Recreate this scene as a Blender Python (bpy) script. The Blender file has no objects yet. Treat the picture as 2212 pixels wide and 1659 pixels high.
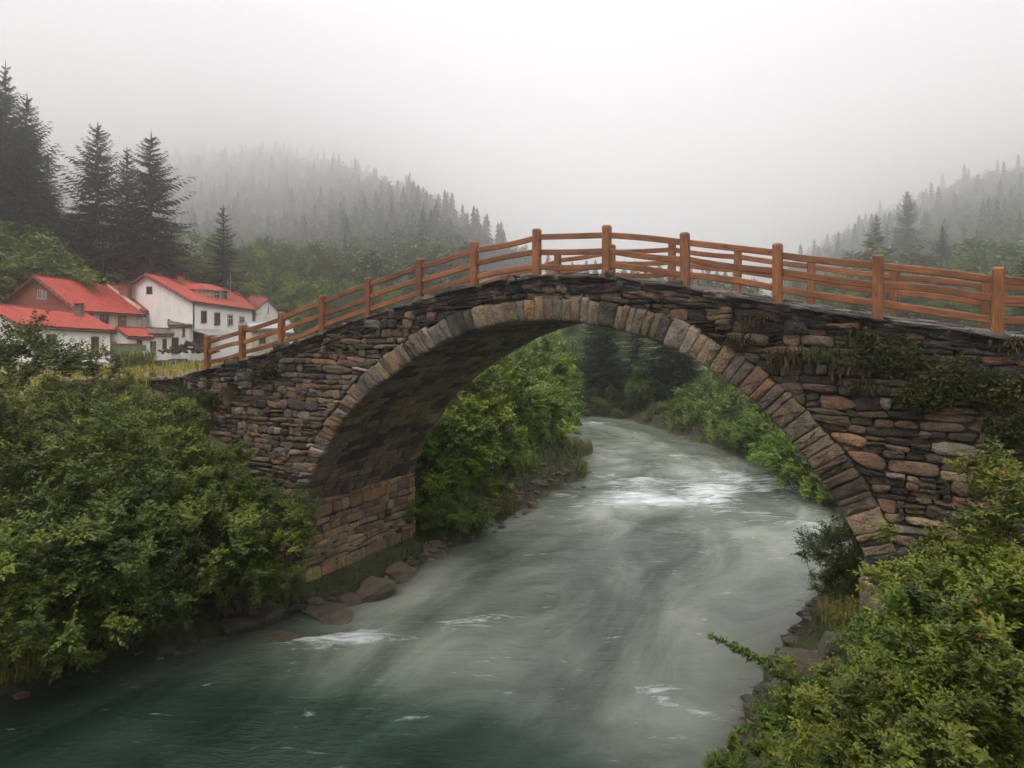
import bpy, math, random
import numpy as np
from mathutils import Vector, Matrix

RNG = np.random.default_rng(7)
random.seed(7)
sc = bpy.context.scene
COL = sc.collection
F_PX, CX, HY, EYE = 1500.0, 1106.0, 675.0, 8.0      # photo measured at 2212 px width


def at(px, py, Y):
    return np.array([(px - CX) / F_PX * Y, Y, EYE - (py - HY) / F_PX * Y])


# ------------------------------------------------------------------ mesh helpers
class MB:
    """collects vertices, faces, tints and uvs, then links them as ONE mesh object"""

    def __init__(self):
        self.V, self.F, self.T, self.UV, self.n = [], [], [], [], 0

    def add(self, V, F, tint=(1, 1, 1), uv=None):
        V = np.asarray(V, float).reshape(-1, 3)
        F = np.asarray(F, int)
        t = np.asarray(tint, float)
        if t.ndim == 1:
            t = np.tile(t, (len(V), 1))
        self.V.append(V)
        self.F.append(F + self.n)
        self.T.append(t)
        self.UV.append(uv if uv is not None else np.zeros((len(V), 2)))
        self.n += len(V)
        return self

    def box(self, c, sx, sy, sz, tint=(1, 1, 1), rot=None, jit=0.0):
        v = np.array([[x, y, z] for z in (-.5, .5) for y in (-.5, .5) for x in (-.5, .5)]) * [sx, sy, sz]
        if jit:
            v = v + RNG.uniform(-jit, jit, v.shape)
        if rot is not None:
            v = v @ np.asarray(rot).T
        return self.add(v + np.asarray(c), [[0, 2, 3, 1], [4, 5, 7, 6], [0, 1, 5, 4], [2, 6, 7, 3], [0, 4, 6, 2], [1, 3, 7, 5]], tint)

    def tube(self, pts, rad, n=7, tint=(1, 1, 1)):
        pts = np.asarray(pts, float)
        m = len(pts)
        rad = np.broadcast_to(rad, (m,))
        tang = np.gradient(pts, axis=0)
        tang /= np.linalg.norm(tang, axis=1, keepdims=True) + 1e-9
        ref = np.array([0.31, 0.95, 0.05])
        a = np.cross(tang, ref)
        a /= np.linalg.norm(a, axis=1, keepdims=True) + 1e-9
        b = np.cross(tang, a)
        th = np.linspace(0, 2 * math.pi, n, endpoint=False)
        V = pts[:, None] + rad[:, None, None] * (np.cos(th)[None, :, None] * a[:, None] + np.sin(th)[None, :, None] * b[:, None])
        F = [[i * n + j, i * n + (j + 1) % n, (i + 1) * n + (j + 1) % n, (i + 1) * n + j] for i in range(m - 1) for j in range(n)]
        self.add(V.reshape(-1, 3), F, tint)
        self.add(V[-1], [list(range(n))][:1] if n in (3, 4) else [[0, k, k + 1] for k in range(1, n - 1)], tint)
        self.add(V[0], [[0, k + 1, k] for k in range(1, n - 1)], tint)
        return self

    def mesh(self, name, smooth=False):
        V = np.concatenate(self.V)
        T = np.concatenate(self.T)
        UV = np.concatenate(self.UV)
        ls, lt, lv = [], [], []
        pos = 0
        for f in self.F:
            k = f.shape[1]
            lv.append(f.ravel())
            ls.append(pos + np.arange(len(f)) * k)
            lt.append(np.full(len(f), k))
            pos += f.size
        lv, ls, lt = np.concatenate(lv), np.concatenate(ls), np.concatenate(lt)
        me = bpy.data.meshes.new(name)
        me.vertices.add(len(V))
        me.vertices.foreach_set('co', V.ravel())
        me.loops.add(len(lv))
        me.loops.foreach_set('vertex_index', lv.astype(np.int32))
        me.polygons.add(len(ls))
        me.polygons.foreach_set('loop_start', ls.astype(np.int32))
        me.polygons.foreach_set('loop_total', lt.astype(np.int32))
        me.polygons.foreach_set('use_smooth', np.full(len(ls), smooth))
        at_ = me.attributes.new('tint', 'FLOAT_COLOR', 'POINT')
        at_.data.foreach_set('color', np.concatenate([T, np.ones((len(T), 1))], 1).ravel())
        u = me.uv_layers.new(name='UVMap')
        u.data.foreach_set('uv', UV[lv].ravel())
        me.update(calc_edges=True)
        me.validate()
        return me

    def build(self, name, mat, parent=None, smooth=False):
        return link(name, self.mesh(name, smooth), mat, parent)


def link(name, me, mat, parent=None):
    if mat is not None and not me.materials:
        me.materials.append(mat)
    o = bpy.data.objects.new(name, me)
    COL.objects.link(o)
    if parent is not None:
        o.parent = parent
    return o


def tag(o, label, cat, group=None, kind=None):
    if label:
        o['label'] = label
    if cat:
        o['category'] = cat
    if group:
        o['group'] = group
    if kind:
        o['kind'] = kind
    return o


def struct(o):
    o['kind'] = 'structure'
    return o


def empty(name, loc, label, cat, group=None, rz=0.0):
    o = bpy.data.objects.new(name, None)
    o.empty_display_size = .2
    COL.objects.link(o)
    o.location = Vector([float(c) for c in loc])
    o.rotation_euler = (0, 0, rz)
    return tag(o, label, cat, group)


def copy_tree(o, parent=None):
    c = o.copy()
    COL.objects.link(c)
    c.parent = parent
    for ch in list(o.children):
        copy_tree(ch, c)
    return c


# ------------------------------------------------------------------ materials
def mat(name):
    m = bpy.data.materials.new(name)
    m.use_nodes = True
    nt = m.node_tree
    b = nt.nodes['Principled BSDF']
    return m, nt, b


def N(nt, t, **kw):
    n = nt.nodes.new(t)
    for k, v in kw.items():
        if k.startswith('i_'):
            key = k[2:]
            n.inputs[int(key) if key.isdigit() else key.replace('_', ' ')].default_value = v
        else:
            setattr(n, k, v)
    return n


def L(nt, a, b):
    nt.links.new(a, b)


def ramp(nt, fac, stops):
    r = N(nt, 'ShaderNodeValToRGB')
    e = r.color_ramp.elements
    while len(e) < len(stops):
        e.new(.5)
    for el, (p, c) in zip(e, stops):
        el.position = p
        el.color = tuple(c) + (1,) if len(c) == 3 else c
    L(nt, fac, r.inputs[0])
    return r.outputs[0]


def mix(nt, fac, a, b, mode='MIX'):
    m = N(nt, 'ShaderNodeMix', data_type='RGBA', blend_type=mode)
    for sock, v in ((m.inputs[0], fac), (m.inputs[6], a), (m.inputs[7], b)):
        if hasattr(v, 'links'):
            L(nt, v, sock)
        elif isinstance(v, (int, float)):
            sock.default_value = v
        else:
            sock.default_value = tuple(v) + (1,)
    return m.outputs[2]


def noise(nt, vec, scale, detail=5, rough=.6, dist=0.0):
    n = N(nt, 'ShaderNodeTexNoise')
    n.inputs['Scale'].default_value = scale
    n.inputs['Detail'].default_value = detail
    n.inputs['Roughness'].default_value = rough
    n.inputs['Distortion'].default_value = dist
    if vec is not None:
        L(nt, vec, n.inputs['Vector'])
    return n.outputs['Fac']


def mapping(nt, vec, scale=(1, 1, 1), rot=(0, 0, 0), loc=(0, 0, 0)):
    m = N(nt, 'ShaderNodeMapping')
    m.inputs['Scale'].default_value = scale
    m.inputs['Rotation'].default_value = rot
    m.inputs['Location'].default_value = loc
    L(nt, vec, m.inputs['Vector'])
    return m.outputs[0]


def bump(nt, h, b, strength=.5, dist=.03, normal=None):
    n = N(nt, 'ShaderNodeBump')
    n.inputs['Strength'].default_value = strength
    n.inputs['Distance'].default_value = dist
    L(nt, h, n.inputs['Height'])
    if normal is not None:
        L(nt, normal, n.inputs['Normal'])
    if b is not None:
        L(nt, n.outputs[0], b.inputs['Normal'])
    return n.outputs[0]


def math_(nt, op, a, b=None, clamp=False):
    m = N(nt, 'ShaderNodeMath', operation=op, use_clamp=clamp)
    for s, v in zip(m.inputs, (a, b)):
        if v is None:
            continue
        if hasattr(v, 'links'):
            L(nt, v, s)
        else:
            s.default_value = v
    return m.outputs[0]


def tint_out(nt):
    return N(nt, 'ShaderNodeAttribute', attribute_name='tint').outputs['Color']


def stone_mat(name, wet=0.0, lichen=.35, moss=.25):
    m, nt, b = mat(name)
    tc = N(nt, 'ShaderNodeTexCoord').outputs['Object']
    t = tint_out(nt)
    n1 = noise(nt, tc, 3.2, 6, .65)
    n2 = noise(nt, mapping(nt, tc, (9, 9, 26)), 1.6, 5, .7, .6)
    n3 = noise(nt, tc, 34, 4, .7)
    var = ramp(nt, n1, [(.25, (.45, .43, .42)), (.5, (1, 1, 1)), (.75, (1.45, 1.38, 1.25))])
    c = mix(nt, 1.0, t, var, 'MULTIPLY')
    c = mix(nt, .8, c, ramp(nt, n2, [(.3, (.35, .34, .34)), (.55, (1, 1, 1)), (.8, (1.3, 1.25, 1.15))]), 'MULTIPLY')
    c = mix(nt, .8, c, ramp(nt, n3, [(.32, (.38, .37, .36)), (.5, (1, 1, 1)), (.68, (1.45, 1.42, 1.38))]), 'MULTIPLY')
    lich = math_(nt, 'MULTIPLY', ramp(nt, noise(nt, tc, 13, 5, .75), [(.62, (0, 0, 0)), (.70, (1, 1, 1))]), lichen)
    c = mix(nt, lich, c, (.34, .33, .30))
    ms = math_(nt, 'MULTIPLY', ramp(nt, noise(nt, tc, 1.1 if name != 'river_rock' else 2.2, 6, .7), [(.54, (0, 0, 0)), (.66, (1, 1, 1))]), moss)
    c = mix(nt, ms, c, (.035, .042, .014))
    L(nt, c, b.inputs['Base Color'])
    b.inputs['Roughness'].default_value = .82 - wet
    h = math_(nt, 'ADD', math_(nt, 'MULTIPLY', n2, .7), math_(nt, 'ADD', n1, math_(nt, 'MULTIPLY', n3, .35)))
    n4 = noise(nt, tc, 15, 6, .75)
    h = math_(nt, 'ADD', h, math_(nt, 'MULTIPLY', n4, .8))
    bump(nt, h, b, 1.0, .07)
    return m


def leaf_mat(name, transl=.3, rough=.5, spec=.25):
    m = bpy.data.materials.new(name)
    m.use_nodes = True
    nt = m.node_tree
    nt.nodes.clear()
    out = N(nt, 'ShaderNodeOutputMaterial')
    t = tint_out(nt)
    rnd = N(nt, 'ShaderNodeObjectInfo').outputs['Random']
    hs = N(nt, 'ShaderNodeHueSaturation')
    L(nt, math_(nt, 'ADD', math_(nt, 'MULTIPLY', rnd, .03), .485), hs.inputs['Hue'])
    L(nt, math_(nt, 'ADD', math_(nt, 'MULTIPLY', rnd, .35), .82), hs.inputs['Value'])
    L(nt, t, hs.inputs['Color'])
    c = hs.outputs[0]
    d = N(nt, 'ShaderNodeBsdfPrincipled')
    d.inputs['Roughness'].default_value = rough
    d.inputs['Specular IOR Level'].default_value = spec
    L(nt, c, d.inputs['Base Color'])
    tr = N(nt, 'ShaderNodeBsdfTranslucent')
    L(nt, mix(nt, 1.0, c, (1.25, 1.3, .6), 'MULTIPLY'), tr.inputs['Color'])
    ms = N(nt, 'ShaderNodeMixShader')
    ms.inputs[0].default_value = transl
    L(nt, d.outputs[0], ms.inputs[1])
    L(nt, tr.outputs[0], ms.inputs[2])
    L(nt, ms.outputs[0], out.inputs['Surface'])
    return m


def simple(name, col, rough=.7, nscale=6, namt=.3, bmp=.2, bdist=.02, coord='Object', stretch=(1, 1, 1), spec=.5):
    m, nt, b = mat(name)
    tc = N(nt, 'ShaderNodeTexCoord').outputs[coord]
    v = mapping(nt, tc, stretch)
    n = noise(nt, v, nscale, 6, .65)
    c = mix(nt, 1.0, col, ramp(nt, n, [(.25, (1 - namt,) * 3), (.75, (1 + namt,) * 3)]), 'MULTIPLY')
    L(nt, mix(nt, 1.0, c, tint_out(nt), 'MULTIPLY'), b.inputs['Base Color'])
    b.inputs['Roughness'].default_value = rough
    b.inputs['Specular IOR Level'].default_value = spec
    if bmp:
        bump(nt, n, b, bmp, bdist)
    return m


M = {}
M['stone'] = stone_mat('rubble_stone')
M['slate'] = stone_mat('dark_slate', .15, .25, .3)
M['vault'] = stone_mat('vault_stone', .0, .1, .3)
M['rock'] = stone_mat('river_rock', .35, .25, .55)
M['mortar'] = simple('dark_mortar', (.035, .03, .024), .95, 9, .5, .8, .04)
M['leaf'] = leaf_mat('shrub_leaf', .2)
M['tree_leaf'] = leaf_mat('tree_leaf', .22, .6)
M['needle'] = leaf_mat('conifer_needle', .06, .7, .1)
M['bark'] = simple('bark', (.07, .05, .035), .9, 8, .4, .6, .03, stretch=(1, 1, .2))
M['grass'] = leaf_mat('grass_blade', .3, .6)


def wood_mat():
    m, nt, b = mat('stained_timber')
    tc = N(nt, 'ShaderNodeTexCoord').outputs['Object']
    rnd = N(nt, 'ShaderNodeObjectInfo').outputs['Random']
    off = N(nt, 'ShaderNodeVectorMath', operation='ADD')
    cmb = N(nt, 'ShaderNodeCombineXYZ')
    for i in range(3):
        L(nt, math_(nt, 'MULTIPLY', rnd, 37.0 + 11 * i), cmb.inputs[i])
    L(nt, tc, off.inputs[0])
    L(nt, cmb.outputs[0], off.inputs[1])
    v = off.outputs[0]
    g = noise(nt, mapping(nt, v, (1.3, 22, 22)), 2.2, 6, .65, .5)
    big = noise(nt, mapping(nt, v, (1, 2, 2)), 1.7, 4, .6)
    kn = N(nt, 'ShaderNodeTexVoronoi')
    kn.inputs['Scale'].default_value = 1.0
    L(nt, mapping(nt, v, (2.2, 7, 7)), kn.inputs['Vector'])
    knots = ramp(nt, kn.outputs['Distance'], [(.05, (.25, .2, .2)), (.17, (1, 1, 1))])
    c = ramp(nt, g, [(.28, (.07, .022, .006)), (.5, (.185, .060, .014)), (.72, (.31, .125, .034))])
    c = mix(nt, .8, c, ramp(nt, big, [(.3, (.45, .42, .42)), (.5, (.95, .95, .95)), (.68, (1.35, 1.4, 1.5))]), 'MULTIPLY')
    c = mix(nt, .8, c, knots, 'MULTIPLY')
    c = mix(nt, .5, c, ramp(nt, rnd, [(0, (.5, .48, .5)), (1, (1.45, 1.4, 1.3))]), 'MULTIPLY')
    wz = noise(nt, mapping(nt, v, (2.5, 9, 9)), 1.3, 7, .72, .8)
    c = mix(nt, math_(nt, 'MULTIPLY', ramp(nt, wz, [(.52, (0, 0, 0)), (.68, (1, 1, 1))]), .55), c, (.17, .115, .075))
    c = mix(nt, math_(nt, 'MULTIPLY', ramp(nt, noise(nt, mapping(nt, v, (3, 30, 30)), 1.0, 4, .6), [(.62, (0, 0, 0)), (.70, (1, 1, 1))]), .7), c, (.03, .014, .008))
    L(nt, c, b.inputs['Base Color'])
    b.inputs['Roughness'].default_value = .62
    bump(nt, g, b, .45, .008)
    return m


M['wood'] = wood_mat()

# ------------------------------------------------------------------ bridge frame of reference
ANG = math.atan2(920, 1500)
U = np.array([math.cos(ANG), -math.sin(ANG), 0.0])
C = np.array([math.sin(ANG), math.cos(ANG), 0.0])
ZV = np.array([0, 0, 1.0])
FENCE0 = np.array([-9.9, 22.6, 0.0])
PITCH = 1.76
O = FENCE0 - .22 * C
W = 4.8


def on_face(px, py):
    k = (px - CX) / F_PX
    Y = (O @ C) / (k * C[0] + C[1])
    p = np.array([k * Y, Y, 0]) - O
    return np.array([p @ U, EYE - (py - HY) / F_PX * Y])


def w3(s, z, t=0.0):
    s, z, t = np.broadcast_arrays(np.asarray(s, float), np.asarray(z, float), np.asarray(t, float))
    return O + s[..., None] * U + t[..., None] * C + z[..., None] * ZV


IN_PX = [(648, 1120), (662, 1075), (673, 1042), (687, 1004), (710, 968), (730, 934), (752, 900), (781, 867), (813, 839), (848, 812), (888, 783), (931, 757), (960, 740),
         (1003, 722), (1052, 707), (1092, 698), (1138, 693), (1191, 691), (1234, 694), (1277, 700), (1323, 709), (1389, 725), (1438, 743),
         (1501, 775), (1564, 815), (1620, 858), (1650, 886), (1690, 928), (1730, 977), (1770, 1026), (1798, 1066), (1825, 1110), (1854, 1164), (1876, 1214), (1889, 1254)]
EX_PX = [(618, 1125), (628, 1090), (636, 1062), (650, 1025), (673, 968), (699, 922), (738, 866), (772, 824), (797, 798), (828, 770), (875, 735), (918, 708), (960, 687), (1010, 666), (1042, 657), (1102, 647),
         (1174, 641), (1240, 642), (1290, 647), (1326, 652), (1372, 661), (1422, 675), (1465, 691), (1501, 705), (1534, 724), (1577, 746),
         (1606, 767), (1636, 790), (1689, 832), (1731, 873), (1780, 922), (1815, 965), (1850, 1010), (1885, 1066), (1923, 1143), (1949, 1216), (1955, 1250)]
DK_PX = [(380, 818), (421, 804), (445, 797), (521, 778), (568, 764), (616, 750), (648, 738), (690, 721), (751, 699), (800, 684), (840, 669), (911, 647), (982, 627), (1023, 617),
         (1056, 610), (1105, 602), (1158, 596), (1224, 593), (1273, 593), (1339, 598), (1389, 605), (1448, 615), (1521, 627), (1600, 638), (1679, 652),
         (1750, 664), (1811, 673), (1918, 688), (2000, 701), (2212, 733)]
IN = np.array([on_face(*p) for p in IN_PX])
EX = np.array([on_face(*p) for p in EX_PX])
DK = np.array([on_face(*p) for p in DK_PX])
DK = np.vstack([[-9, DK[0, 1] - .55], [-4, DK[0, 1] - .2], DK, [DK[-1, 0] + 4, DK[-1, 1] - .05], [DK[-1, 0] + 14, DK[-1, 1] - .1]])


def resample(P, n, smooth=3):
    d = np.r_[0, np.cumsum(np.linalg.norm(np.diff(P, axis=0), axis=1))]
    q = np.linspace(0, d[-1], n)
    R = np.c_[np.interp(q, d, P[:, 0]), np.interp(q, d, P[:, 1])]
    for _ in range(smooth):
        R[1:-1] = (R[:-2] + 2 * R[1:-1] + R[2:]) / 4
    return R


INr, EXr = resample(IN, 240, 14), resample(EX, 240, 14)
DKs = np.linspace(DK[0, 0], DK[-1, 0], 400)
DKz = np.interp(DKs, DK[:, 0], DK[:, 1])
for _ in range(30):
    DKz[1:-1] = (DKz[:-2] + 2 * DKz[1:-1] + DKz[2:]) / 4


def deck_z(s):
    return np.interp(s, DKs, DKz)


S0, S1 = DKs[0], DKs[-1]
SPL, SPR = INr[0], INr[-1]       # left and right springing

PAL = {'tan': (.25, .18, .11), 'brown': (.15, .105, .068), 'dark': (.055, .048, .042), 'grey': (.17, .155, .135), 'orange': (.32, .18, .075), 'pale': (.36, .32, .27), 'slate': (.035, .034, .033), 'rust': (.20, .10, .055)}


def pick(n, weights):
    names = list(weights)
    p = np.array([weights[k] for k in names], float)
    idx = RNG.choice(len(names), n, p=p / p.sum())
    c = np.array([PAL[k] for k in names])[idx]
    c = c * .66 + .34 * np.array([.145, .105, .068]) * (c.mean(1, keepdims=True) / .11) ** .75
    return c * RNG.uniform(.7, 1.25, (n, 1)) * RNG.uniform(.94, 1.06, (n, 3))


def stones(mb, quads, normals, depth, tints, nseg=14, shrink=.04, pmin=2.6, pmax=6.0, jr=.07):
    """irregular rounded field stones, each filling one quad of the wall"""
    q = np.asarray(quads, float)
    n = len(q)
    if n == 0:
        return
    normals = np.broadcast_to(np.asarray(normals, float), (n, 3))
    depth = np.broadcast_to(np.asarray(depth, float), (n,))
    th = np.linspace(0, 2 * math.pi, nseg, endpoint=False)[None, :] + RNG.uniform(0, .4, (n, 1))
    p = RNG.uniform(pmin, pmax, (n, 1))
    cu, su = np.cos(th), np.sin(th)
    u0 = np.sign(cu) * np.abs(cu) ** (2 / p)
    v0 = np.sign(su) * np.abs(su) ** (2 / p)
    j = 1 + RNG.normal(0, jr, (n, nseg))
    j = (j + np.roll(j, 1, 1)) / 2
    Vs = []
    base = 1 - shrink
    for scl, dep, jn in ((1.0, -.6, 0), (1.0, .35, .02), (.93, .78, .05), (.72, 1.0, .10), (.35, 1.05, .12)):
        a = (np.clip(u0 * j, -1.04, 1.04) * scl * base + 1) / 2
        b = (np.clip(v0 * j, -1.04, 1.04) * scl * base + 1) / 2
        a, b = a[..., None], b[..., None]
        P = q[:, None, 0] * (1 - a) * (1 - b) + q[:, None, 1] * a * (1 - b) + q[:, None, 2] * a * b + q[:, None, 3] * (1 - a) * b
        h = depth[:, None] * (dep + RNG.normal(0, 1, (n, nseg)) * jn)
        Vs.append(P + h[..., None] * normals[:, None])
    cen = q.mean(1) + normals * (depth * 1.05)[:, None]
    V = np.concatenate(Vs + [cen[:, None]], 1)
    k = V.shape[1]
    r = len(Vs)
    qf = [[i * nseg + j_, i * nseg + (j_ + 1) % nseg, (i + 1) * nseg + (j_ + 1) % nseg, (i + 1) * nseg + j_] for i in range(r - 1) for j_ in range(nseg)]
    tf = [[(r - 1) * nseg + j_, (r - 1) * nseg + (j_ + 1) % nseg, k - 1] for j_ in range(nseg)]
    off = (np.arange(n) * k)[:, None, None]
    T = np.repeat(np.asarray(tints), k, 0)
    base_i = mb.n
    mb.add(V.reshape(-1, 3), (np.array(qf)[None] + off).reshape(-1, 4), T)
    mb.F.append((np.array(tf)[None] + off).reshape(-1, 3) + base_i)


def ex_left(z):
    P = EXr[:int(np.argmax(EXr[:, 1])) + 1]
    return np.interp(z, P[:, 1], P[:, 0])


def ex_right(z):
    P = EXr[int(np.argmax(EXr[:, 1])):][::-1]
    return np.interp(z, P[:, 1], P[:, 0])


EXTOP = EXr[:, 1].max()
bridge = empty('stone_arch_bridge', (O[0], O[1], 0), 'humpbacked rubble stone arch bridge spanning the whole river', 'bridge')
BO = np.array([O[0], O[1], 0.0])


def part(mb, name, m, smooth=False, parent=None):
    o = mb.build(name, m, parent or bridge, smooth)
    if parent is None:
        o.matrix_parent_inverse = Matrix.Translation((-BO[0], -BO[1], 0))
    return o


# --- near spandrel wall: coursed rubble
def course_cells():
    quads, kind = [], []
    z = -1.2
    while z < 9.4:
        h = float(RNG.choice([.10, .14, .18, .24, .32, .40], p=[.16, .24, .26, .20, .10, .04]))
        zt = z + h
        runs = []
        zm = z + h / 2
        if zm < EXTOP - .02:
            runs.append(('l', S0, None))
            runs.append(('r', None, S1))
        else:
            runs.append(('a', S0, S1))
        for rk, a, b in runs:
            sa = a if a is not None else ex_right(zm)
            sb = b if b is not None else ex_left(zm)
            s = sa
            while s < sb - .05:
                big = (s > 19.5 or s < 8)
                wd = float(np.clip(RNG.lognormal(math.log(h * (1.35 if h > .2 else 2.6)), .48), .10, 1.2))
                e = min(s + wd, sb)
                if sb - e < .12:
                    e = sb
                sm = (s + e) / 2
                zd = deck_z(sm)
                if z > zd - .12:
                    s = e
                    continue
                w_ = .035 * math.sin(s * 1.3 + z * 3) + .03 * math.sin(s * .47 + z)
                w2 = .035 * math.sin(e * 1.3 + z * 3) + .03 * math.sin(e * .47 + z)
                x0, x1, x2, x3 = s, e, e, s
                if rk == 'l' and e == sb:
                    x1, x2 = ex_left(z), ex_left(min(zt, EXTOP - .02))
                if rk == 'r' and s == sa:
                    x0, x3 = ex_right(z), ex_right(min(zt, EXTOP - .02))
                jz = RNG.uniform(-.045, .045, 4) * min(1, h / .2)
                sub = 1 if (h < .2 or RNG.random() < .62) else RNG.integers(2, 4)
                zz = np.linspace(0, 1, sub + 1)
                if sub > 1:
                    zz[1:-1] += RNG.uniform(-.08, .08, sub - 1)
                for q_ in range(sub):
                    f0, f1 = zz[q_], zz[q_ + 1]
                    pts = [(x0 + (x3 - x0) * f0, z + h * f0 + w_ + jz[0]), (x1 + (x2 - x1) * f0, z + h * f0 + w2 + jz[1]),
                           (x1 + (x2 - x1) * f1, z + h * f1 + w2 + jz[2]), (x0 + (x3 - x0) * f1, z + h * f1 + w_ + jz[3])]
                    quads.append(pts)
                    kind.append(h / sub)
                s = e
        z = zt
    return np.array(quads), np.array(kind)


Q, hh = course_cells()
n = len(Q)
smid, zmid = Q[:, :, 0].mean(1), Q[:, :, 1].mean(1)
rel = deck_z(smid) - zmid
tn = pick(n, {'tan': 3, 'brown': 4, 'grey': 2.0, 'dark': 3.0, 'orange': .8, 'pale': .5, 'rust': 1.2})
dk = pick(n, {'dark': 3.4, 'slate': 1.6, 'brown': 3.4, 'grey': 1.5, 'rust': .8, 'tan': .6})
lower = pick(n, {'tan': 4, 'brown': 3, 'grey': 2, 'rust': 1, 'orange': .9, 'dark': .8})
u = RNG.random(n)
right = smid > 13.5
top_p = np.clip(1.25 - rel / np.where(right, 3.2, 1.5), 0.05, .9)
T = np.where((u < top_p)[:, None], dk, tn)
T = np.where(((~right) & (rel > 1.9) & (RNG.random(n) < .6))[:, None], lower, T)
T[hh < .12] *= .6
T *= np.where(right & (rel > 2.2), 1.35, 1.12)[:, None]
mb = MB()
Q[:, :, 0] += RNG.uniform(-.035, .035, (n, 4))
stones(mb, w3(Q[..., 0], Q[..., 1]), -C, RNG.uniform(.03, .14, n), T, 16, .03, 2.3, 5.0, .11)
part(mb, 'spandrel_wall', M['stone'], True)

# --- core (mortar and fill), extruded between deck and extrados
mb = MB()
ss = np.r_[np.linspace(S0, SPL[0], 24)[:-1], INr[:, 0], np.linspace(SPR[0], S1, 24)[1:]]
lo = np.r_[np.full(23, -2.5), INr[:, 1] + .06, np.full(23, -2.5)]
hi = deck_z(ss) - .1
a, b = .015, W - .015
VV = np.concatenate([w3(ss, lo, a), w3(ss, hi, a), w3(ss, lo, b), w3(ss, hi, b)])
m_ = len(ss)
FF = []
for i in range(m_ - 1):
    FF += [[i, i + 1, m_ + i + 1, m_ + i], [2 * m_ + i, 3 * m_ + i, 3 * m_ + i + 1, 2 * m_ + i + 1],
           [i, 2 * m_ + i, 2 * m_ + i + 1, i + 1], [m_ + i, m_ + i + 1, 3 * m_ + i + 1, 3 * m_ + i]]
mb.add(VV, FF)
part(mb, 'mortar_core', M['mortar'])

# --- arch rings (voussoirs), near and far
for side, (t0, nrm) in enumerate(((-.02, -C), (W + .02, C))):
    mb = MB()
    cuts = np.cumsum(RNG.lognormal(0, .42, 96))
    cuts = np.r_[0, cuts / cuts[-1]]
    pi_ = resample(INr, 2000, 0)
    pe_ = resample(EXr, 2000, 0)
    ia = (cuts * 1999).astype(int)
    qd = []
    for k in range(len(cuts) - 1):
        e_ = pe_[ia[k]], pe_[ia[k + 1]]
        ov = RNG.uniform(-.07, .03, 2)
        nv = [(x - y) / np.linalg.norm(x - y) for x, y in ((e_[0], pi_[ia[k]]), (e_[1], pi_[ia[k + 1]]))]
        qd.append([pi_[ia[k]], pi_[ia[k + 1]], e_[1] + nv[1] * ov[0], e_[0] + nv[0] * ov[0]])
    qd = np.array(qd)
    tv = pick(len(qd), {'tan': 5, 'brown': 3, 'grey': 3.0, 'orange': .45, 'dark': 1.0, 'pale': .4})
    P3 = w3(qd[..., 0], qd[..., 1], t0)
    stones(mb, P3, nrm, RNG.uniform(.07, .14, len(qd)), tv * 1.15, 20, -.01, 6, 14, .05)
    part(mb, 'arch_ring', M['stone'], True)

# --- vault soffit (stones facing down into the barrel)
mb = MB()
arc = np.r_[0, np.cumsum(np.linalg.norm(np.diff(INr, axis=0), axis=1))]


def on_arc(l):
    return np.stack([np.interp(l, arc, INr[:, 0]), np.interp(l, arc, INr[:, 1])], -1)


qd, nm = [], []
l = 0.0
while l < arc[-1] - .05:
    h = float(RNG.uniform(.14, .32))
    e = min(l + h, arc[-1])
    p0, p1 = on_arc(l), on_arc(e)
    tg = (p1 - p0) / (np.linalg.norm(p1 - p0) + 1e-9)
    nn = tg[1] * U - tg[0] * ZV
    t = .02
    while t < W - .03:
        e2 = min(t + RNG.uniform(.25, .8), W - .02)
        jl = RNG.uniform(-.015, .015, 4)
        qd.append([w3(p0[0], p0[1], t), w3(p0[0], p0[1], e2), w3(p1[0], p1[1], e2), w3(p1[0], p1[1], t)])
        nm.append(nn)
        t = e2
    l = e
qd, nm = np.array(qd), np.array(nm)
stones(mb, qd + nm[:, None] * -.02, nm, RNG.uniform(.02, .05, len(qd)), pick(len(qd), {'brown': 3, 'dark': 2, 'grey': 2, 'tan': 3}) * 1.1, 12, .04, 4, 9)
part(mb, 'vault', M['vault'], True)

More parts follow.
